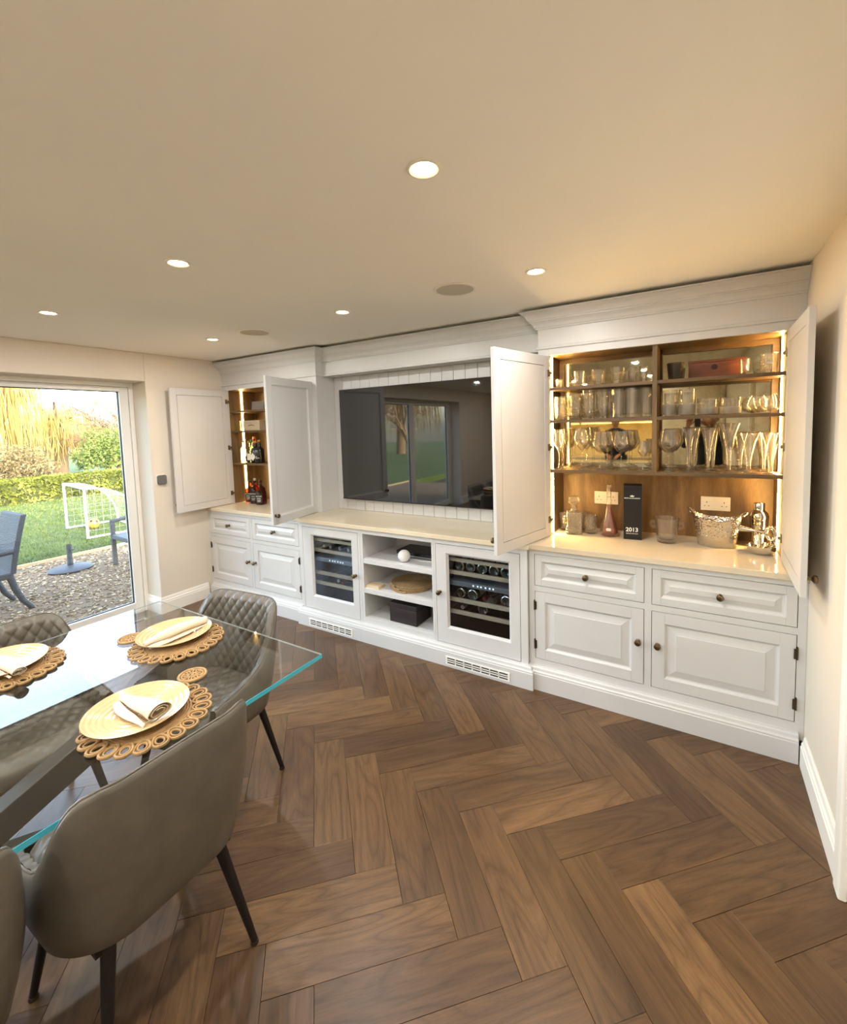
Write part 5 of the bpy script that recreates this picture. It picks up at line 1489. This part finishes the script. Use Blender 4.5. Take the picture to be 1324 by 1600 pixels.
# ------------------------------------------------------------------ garden
GZ = -.12
gr = random.Random(11)
gravelc = plain('gravel_bed', srgb(114, 94, 70), .9, var=.3, scale=70, bump=1, bscale=120)
struct('gravel_bed', MB().box(-8.42, XL - .35, -9, 8, GZ - .2, GZ - .004), gravelc, 'gravel patio ground outside the patio door', 'gravel')
def ico():
    t = (1 + 5 ** .5) / 2
    vs = [(-1, t, 0), (1, t, 0), (-1, -t, 0), (1, -t, 0), (0, -1, t), (0, 1, t), (0, -1, -t), (0, 1, -t), (t, 0, -1), (t, 0, 1), (-t, 0, -1), (-t, 0, 1)]
    vs = [tuple(Vector(v).normalized()) for v in vs]
    fs = [(0, 11, 5), (0, 5, 1), (0, 1, 7), (0, 7, 10), (0, 10, 11), (1, 5, 9), (5, 11, 4), (11, 10, 2), (10, 7, 6), (7, 1, 8), (3, 9, 4), (3, 4, 2), (3, 2, 6), (3, 6, 8), (3, 8, 9), (4, 9, 5), (2, 4, 11), (6, 2, 10), (8, 6, 7), (9, 8, 1)]
    return vs, fs
IV, IF = ico()
stone_m, n_, out_ = _new('gravel_stone')
p_ = n_.nodes.new('ShaderNodeBsdfPrincipled'); p_.inputs['Roughness'].default_value = .85
v_, _x = _coords(n_); vo_ = n_.nodes.new('ShaderNodeTexVoronoi'); vo_.inputs['Scale'].default_value = 28; n_.links.new(v_, vo_.inputs['Vector'])
sp_ = n_.nodes.new('ShaderNodeSeparateColor'); n_.links.new(vo_.outputs['Color'], sp_.inputs[0])
n_.links.new(_ramp(n_, sp_.outputs[0], [(0, srgb(90, 73, 52)), (.35, srgb(130, 109, 81)), (.7, srgb(158, 135, 104)), (1, srgb(196, 177, 149))]), p_.inputs['Base Color'])
n_.links.new(p_.outputs[0], out_.inputs[0])
peb = MB()
for k in range(9000):
    x = gr.uniform(-8.40, XL - .40); y = gr.uniform(-3.4, 1.6)
    s = gr.uniform(.009, .024); a = gr.uniform(0, PI); c, sn = math.cos(a), math.sin(a)
    sx, sy, sz = s * gr.uniform(.8, 1.4), s * gr.uniform(.6, 1), s * gr.uniform(.4, .7)
    vs = [(x + c * v[0] * sx - sn * v[1] * sy, y + sn * v[0] * sx + c * v[1] * sy, GZ - .004 + v[2] * sz + sz * .4) for v in IV]
    peb.add(vs, IF)
def raw(mb, name, mat, parent=None):
    me = bpy.data.meshes.new(name); me.from_pydata(mb.v, [], mb.f); me.update(); me.materials.append(mat)
    o = bpy.data.objects.new(name, me); COL.objects.link(o)
    if parent is not None: o.parent = parent
    return o
tag(raw(peb, 'gravel_stones', stone_m), 'loose tan gravel stones covering the patio', 'gravel', kind='stuff')
struct('timber_edging', MB().box(-8.47, -8.42, -9, 8, GZ - .1, GZ + .035), plain('edging_wood', srgb(170, 148, 112), .8, var=.2), 'thin timber edging between gravel and lawn', 'edging')
lawnm = plain('lawn_soil', srgb(66, 82, 28), .95, var=.25, scale=3, bump=.6, bscale=60)
struct('lawn', MB().box(-60, -8.47, -40, 50, GZ - .2, GZ), lawnm, 'green lawn beyond the gravel', 'lawn')
grassm, n_, out_ = _new('grass_blade')
p_ = n_.nodes.new('ShaderNodeBsdfPrincipled'); p_.inputs['Roughness'].default_value = .6
v_, _x = _coords(n_)
n_.links.new(_ramp(n_, _noise(n_, v_, 2.2, 5), [(.3, srgb(62, 74, 20)), (.5, srgb(82, 94, 28)), (.72, srgb(106, 115, 44))]), p_.inputs['Base Color'])
n_.links.new(p_.outputs[0], out_.inputs[0])
gb = MB()
for k in range(26000):
    x = -8.5 - 7.6 * gr.random() ** 1.5; y = gr.uniform(-2.6 - (-8.5 - x) * .1, 1.0 + (-8.5 - x) * .55)
    h = gr.uniform(.02, .045); a = gr.uniform(0, 2 * PI); wd = .004 + .0012 * (-8.5 - x)
    dx, dy = math.cos(a) * wd, math.sin(a) * wd; lx, ly = gr.uniform(-.02, .02), gr.uniform(-.02, .02)
    gb.add([(x - dx, y - dy, GZ), (x + dx, y + dy, GZ), (x + lx, y + ly, GZ + h)], [(0, 1, 2)])
tag(raw(gb, 'grass', grassm), 'short green grass blades of the lawn', 'grass', kind='stuff')

def leaf_mat(name, c0, c1, c2, scale=3, trans=.35):
    m, n, out = _new(name)
    d = n.nodes.new('ShaderNodeBsdfDiffuse'); tr = n.nodes.new('ShaderNodeBsdfTranslucent')
    v, _ = _coords(n)
    c = _ramp(n, _noise(n, v, scale, 5), [(.3, c0), (.5, c1), (.7, c2)])
    n.links.new(c, d.inputs[0]); n.links.new(c, tr.inputs[0])
    mx = n.nodes.new('ShaderNodeMixShader'); mx.inputs[0].default_value = trans
    n.links.new(d.outputs[0], mx.inputs[1]); n.links.new(tr.outputs[0], mx.inputs[2]); n.links.new(mx.outputs[0], out.inputs[0])
    return m
def leaves(mb, n, fn, size):
    for k in range(n):
        p = Vector(fn()); s = size * gr.uniform(.6, 1.4)
        a = Vector((gr.gauss(0, 1), gr.gauss(0, 1), gr.gauss(0, 1))).normalized(); b = a.orthogonal().normalized(); c = a.cross(b)
        q = gr.uniform(0, PI); u = b * math.cos(q) + c * math.sin(q); w_ = a.cross(u)
        mb.add([p - u * s, p + w_ * s * .5, p + u * s, p - w_ * s * .5], [(0, 1, 2, 3)])
hedge_m = leaf_mat('hedge_leaf', srgb(68, 76, 28), srgb(106, 112, 50), srgb(144, 145, 80), 2)
core_m = plain('hedge_core', srgb(50, 58, 24), .95, var=.3)
def hedge(x0, x1, y0, y1, h, label):
    t = thing('clipped_hedge', label, 'hedge', ((x0 + x1) / 2, (y0 + y1) / 2, GZ))
    MB().box(x0 + .06, x1 - .06, y0 + .05, y1 - .05, GZ, GZ + h - .06).build('core', core_m, t, world=True)
    m = MB()
    def fn():
        f = gr.random()
        if f < .5: return (x1 - gr.uniform(-.04, .10), gr.uniform(y0, y1), GZ + gr.uniform(0, h))
        if f < .9: return (gr.uniform(x0, x1), gr.uniform(y0, y1), GZ + h - gr.uniform(-.05, .08))
        return (x0 + gr.uniform(-.03, .1), gr.uniform(y0, y1), GZ + gr.uniform(0, h))
    leaves(m, int(1100 * (y1 - y0)), fn, .055)
    o = raw(m, 'leaves', hedge_m, t); o.location = -t.location
    o['kind'] = 'stuff'
hedge(-17.3, -16.2, -6, 9.5, .62, 'low clipped yellow green hedge across the end of the lawn')
def shrub(x, y, rx, ry, h, mat, n, size, label, stem_m):
    t = thing('shrub', label, 'shrub', (x, y, GZ))
    m = MB()
    def fn():
        a = gr.uniform(0, 2 * PI); c = gr.uniform(-.3, 1); r = math.sqrt(max(0, 1 - c * c)) ; k = gr.random() ** .35 * (1 + .12 * math.sin(5 * a) + .1 * math.sin(9 * c))
        return (rx * r * k * math.cos(a), ry * r * k * math.sin(a), h * .45 + h * .55 * c * k)
    leaves(m, n, fn, size)
    o = raw(m, 'foliage', mat, t); o['kind'] = 'stuff'
    s = MB()
    for k in range(9):
        a = gr.uniform(0, 2 * PI); s.tube([(0.1 * math.cos(a), .1 * math.sin(a), 0), (rx * .35 * math.cos(a), ry * .35 * math.sin(a), h * .4), (rx * .6 * math.cos(a), ry * .6 * math.sin(a), h * .8)], [.03, .02, .008], 5)
    s.build('stems', stem_m, t)
bark = plain('bark', srgb(120, 100, 76), .9, var=.3, scale=10, bump=.5)
twig_m = plain('twig', srgb(120, 92, 70), .85, var=.2, scale=10)
brown_l = leaf_mat('bramble_leaf', srgb(92, 82, 58), srgb(126, 112, 82), srgb(156, 142, 104), 3)
green_l = leaf_mat('laurel_leaf', srgb(70, 88, 44), srgb(104, 120, 64), srgb(140, 148, 90), 3)
shrub(-18.7, -.3, .85, 1.0, 1.7, brown_l, 5200, .045, 'brown twiggy shrub behind the left part of the hedge', twig_m)
shrub(-18.8, 2.2, .85, 1.0, 1.5, brown_l, 5200, .045, 'brown bramble thicket behind the middle of the hedge', twig_m)
shrub(-18.6, 4.72, .85, 1.0, 2.0, green_l, 6500, .048, 'green leafy shrub behind the right part of the hedge', twig_m)
shrub(-18.6, 7.25, .85, 1.0, 1.8, green_l, 3000, .07, 'green leafy shrub at the far right of the hedge', twig_m)
shrub(-18.7, -2.9, .85, 1.05, 1.9, green_l, 2400, .08, 'green leafy shrub at the far left of the hedge', twig_m)
willow_l = leaf_mat('willow_twig', srgb(150, 128, 76), srgb(186, 164, 104), srgb(214, 196, 140), 1.2, .5)
def willow(x, y, h, spread, n, label):
    t = thing('weeping_willow', label, 'tree', (x, y, GZ))
    tr = MB(); tr.tube([(0, 0, 0), (.1, .05, h * .25), (0, .1, h * .5), (.1, 0, h * .75)], [.32, .26, .2, .1], 9)
    ends = []
    for k in range(14):
        a = 2 * PI * k / 14 + gr.uniform(-.2, .2); r = spread * gr.uniform(.35, .9); z0 = h * gr.uniform(.35, .7)
        e = Vector((r * math.cos(a), r * math.sin(a), h * gr.uniform(.75, 1.0)))
        tr.tube([(0, 0, z0), (e.x * .4, e.y * .4, z0 + (e.z - z0) * .6), (e.x * .8, e.y * .8, e.z), tuple(e)], [.10, .07, .04, .02], 6); ends.append(e)
    tr.build('trunk', bark, t, 60)
    m = MB()
    for k in range(n):
        a = gr.uniform(0, 2 * PI); r = spread * math.sqrt(gr.random())
        zt = h * (1.02 - .32 * (r / spread) ** 2) * gr.uniform(.72, 1.0)
        L = gr.uniform(.25, .8) * zt; px, py = r * math.cos(a), r * math.sin(a)
        ph_ = gr.uniform(0, 6); sw = gr.uniform(.05, .28)
        P = []
        for j in range(7):
            f = j / 6
            P.append((px + math.cos(a) * sw * f ** .6 + .06 * math.sin(ph_ + f * 5), py + math.sin(a) * sw * f ** .6 + .06 * math.cos(ph_ + f * 4), zt - L * f))
        m.tube(P, [.016, .015, .014, .013, .012, .010, .005], 3, cap=False)
    o = raw(m, 'hanging_twigs', willow_l, t); o['kind'] = 'stuff'
willow(-23, 1.4, 7.0, 2.7, 2200, 'large golden weeping willow left of the view through the door')
willow(-25.5, 5.7, 3.4, 1.7, 900, 'smaller golden weeping willow in the middle of the garden view')
willow(-17, -21, 6.5, 2.6, 700, 'golden weeping willow far left, seen only in the television')
def bare_tree(x, y, h, label, lean):
    t = thing('bare_tree', label, 'tree', (x, y, GZ))
    m = MB(); tw = MB()
    def grow(p, d, L, r, depth):
        P = [p]; q = p.copy(); dd = d.copy()
        for j in range(4):
            dd = (dd + Vector((gr.gauss(0, .10), gr.gauss(0, .10), .03 - .05 * (depth < 3)))).normalized(); q = q + dd * L / 4; P.append(q.copy())
        (m if depth > 2 else tw).tube(P, [r, r * .85, r * .7, r * .6, r * .45], 6 if depth > 2 else 4, cap=False)
        if depth == 0: return
        nk = 5 if depth > 3 else 4
        for k in range(nk):
            b = P[gr.randint(2, 4)]; ax = Vector((gr.gauss(0, 1), gr.gauss(0, 1), gr.gauss(0, .6))).normalized()
            nd = (dd + ax * gr.uniform(.45, .8)).normalized()
            grow(b, nd, L * gr.uniform(.6, .82), r * .5, depth - 1)
    grow(Vector((0, 0, 0)), (Vector((0, 0, 1)) + lean).normalized(), h * .30, .16, 5)
    m.build('branches', bark, t, 60)
    o = raw(tw, 'twigs', twig_m, t); o['kind'] = 'stuff'
bare_tree(-20.6, 6.2, 5.0, 'bare branching tree at the right edge of the garden view', Vector((.0, -.38, 0)))
bare_tree(-12.5, -15.5, 6.5, 'bare tree far left, seen only in the television', Vector((.1, .1, 0)))

# ------------------------------------------------------------------ garden things
pvc = plain('goal_white', srgb(240, 240, 240), .4, var=.01, bump=0)
t = thing('football_goal', 'small white football goal with curved frame on the lawn', 'goal', (-10.15, .8, GZ))
A = Vector((-9.46, .41, GZ)); B = Vector((-10.87, .62, GZ)); H = .89; D = Vector((.10, .80, 0)).normalized() * .85
r_ = .021
for P0, nm in ((A, 'post'), (B, 'post')):
    MB().tube([P0 + Vector((0, 0, .02)), P0 + Vector((0, 0, H))], r_, 10).build('post', pvc, t, 50, world=True)
    arc = [P0 + D * math.sin(q) + Vector((0, 0, .03 + (H - .03) * math.cos(q) ** .8)) for q in [PI / 2 * k / 14 for k in range(15)]]
    MB().tube(arc, r_ * .7, 8).build('curved_stay', pvc, t, 50, world=True)
    MB().tube([P0 + Vector((0, 0, .03)), P0 + D + Vector((0, 0, .03))], r_ * .8, 8).build('ground_bar', pvc, t, 50, world=True)
MB().tube([A + Vector((0, 0, H)), B + Vector((0, 0, H))], r_, 10).build('crossbar', pvc, t, 50, world=True)
MB().tube([A + D + Vector((0, 0, .03)), B + D + Vector((0, 0, .03))], r_ * .8, 8).build('ground_bar', pvc, t, 50, world=True)
net = MB()
for i in range(13):
    f = i / 12; P0 = A + (B - A) * f
    net.tube([P0 + D * math.sin(q) + Vector((0, 0, .03 + (H - .03) * math.cos(q) ** .8)) for q in [PI / 2 * k / 10 for k in range(11)]], .0011, 4)
for j in range(1, 11):
    q = PI / 2 * j / 10.5; off = D * math.sin(q) + Vector((0, 0, .03 + (H - .03) * math.cos(q) ** .8))
    net.tube([A + off, (A + B) / 2 + off - Vector((0, 0, .02)), B + off], .0011, 4)
for P0 in (A, B):
    for k in range(1, 7):
        f = k / 7; top_z = .03 + (H - .03) * max(0.0, math.cos(math.asin(f))) ** .8
        net.tube([P0 + D * f + Vector((0, 0, .03)), P0 + D * f + Vector((0, 0, top_z))], .0011, 4)
        zz = .03 + (H - .03) * f * .95; ext = math.sin(math.acos(min(1, (f * .95) ** (1 / .8))))
        net.tube([P0 + Vector((0, 0, zz)), P0 + D * ext + Vector((0, 0, zz))], .0011, 4)
no = net.build('net', plain('net_white', srgb(176, 180, 172), .7), t, world=True); no['kind'] = 'stuff'
t = thing('football', 'orange football lying in the small goal', 'ball', (-10.45, .90, GZ))
MB().lathe([(.098 * math.sin(PI * k / 14), .098 - .098 * math.cos(PI * k / 14)) for k in range(15)], 24).build('ball', plain('ball_orange', srgb(236, 150, 58), .4), t, 60)
for a_, b_ in ((.3, .5), (1.6, -.2), (3.0, .4), (4.4, -.1), (5.4, .7), (0, PI / 2)):
    d = Vector((math.cos(a_) * math.cos(b_), math.sin(a_) * math.cos(b_), math.sin(b_)))
    MB().lathe([(0, .0985), (.018, .0972), (.030, .0940), (.030, .090)], 5).xf(Matrix.Translation((0, 0, .098)) @ d.to_track_quat('Z', 'Y').to_matrix().to_4x4()).build('dark_patch', blackp, t)
t = thing('parasol_base', 'dark grey round parasol base with short tube on the gravel', 'parasol base', (-7.68, -.50, GZ + .006))
gry = plain('base_grey', srgb(72, 73, 76), .55, var=.08)
MB().lathe([(0, 0), (.245, 0), (.25, .012), (.235, .026), (.14, .046), (.05, .056), (0, .057)], 40).build('weight', gry, t, 50)
MB().lathe([(.0, .05), (.034, .05), (.034, .10), (.031, .105), (.031, .335), (.026, .338), (.026, .12), (0, .12)], 20).build('tube', plain('base_dark', srgb(52, 55, 60), .5), t, 40)
MB().tube([(.03, .0, .275), (.062, .012, .275)], .008, 8).lathe([(0, -.012), (.018, -.010), (.018, .010), (0, .012)], 10, (.072, .016, .275)).build('clamp_knob', plain('base_dark', srgb(52, 55, 60), .5), t, 40)
rattan, n_, out_ = _new('grey_rattan')
p_ = n_.nodes.new('ShaderNodeBsdfPrincipled'); p_.inputs['Roughness'].default_value = .65
v_, _x = _coords(n_)
wv = n_.nodes.new('ShaderNodeTexWave'); wv.wave_type = 'BANDS'; wv.bands_direction = 'Z'; wv.inputs['Scale'].default_value = 22; wv.inputs['Distortion'].default_value = .6
n_.links.new(v_, wv.inputs['Vector'])
n_.links.new(_ramp(n_, wv.outputs['Fac'], [(.1, srgb(44, 45, 48)), (.6, srgb(84, 86, 90))]), p_.inputs['Base Color'])
n_.links.new(_bump(n_, wv.outputs['Fac'], .6, .006), p_.inputs['Normal']); n_.links.new(p_.outputs[0], out_.inputs[0])
def garden_chair(x, y, rz, label):
    """faces local -y"""
    t = thing('garden_chair', label, 'chair', (x, y, GZ + .004), rz, 'grey rattan garden chairs')
    MB().box(-.27, .27, -.27, .23, .36, .42).build('seat', rattan, t, bev=.012)
    bk = MB(); rows = []
    for k in range(9):
        f = k / 8; z = .40 + .60 * f; y0 = .20 + .10 * f + .03 * f * f
        rows.append([(-.27, y0, z), (.27, y0, z), (.27, y0 + .05, z), (-.27, y0 + .05, z)])
    bk.grid(rows, False, True); m_ = len(bk.v); bk.f.append((0, 3, 2, 1)); bk.f.append((m_ - 4, m_ - 3, m_ - 2, m_ - 1))
    bk.build('backrest', rattan, t, bev=.01)
    for s in (-1, 1):
        MB().box(s * .27 - .025, s * .27 + .025, -.27, -.22, 0, .60).build('leg', rattan, t, bev=.006)
        MB().tube([(s * .245, .20, .40), (s * .245, .235, .24), (s * .245, .29, .10), (s * .245, .36, 0)], [.032, .030, .027, .024], 8).build('leg', rattan, t, 50)
        MB().tube([(s * .27, -.27, .605), (s * .275, -.05, .625), (s * .275, .24, .635)], .026, 8).build('armrest', rattan, t, 50)
garden_chair(-6.68, -1.66, 0.02, 'grey rattan garden chair seen from behind at the left edge')
garden_chair(-7.06, .13, -.05, 'grey rattan garden chair half hidden by the door frame')
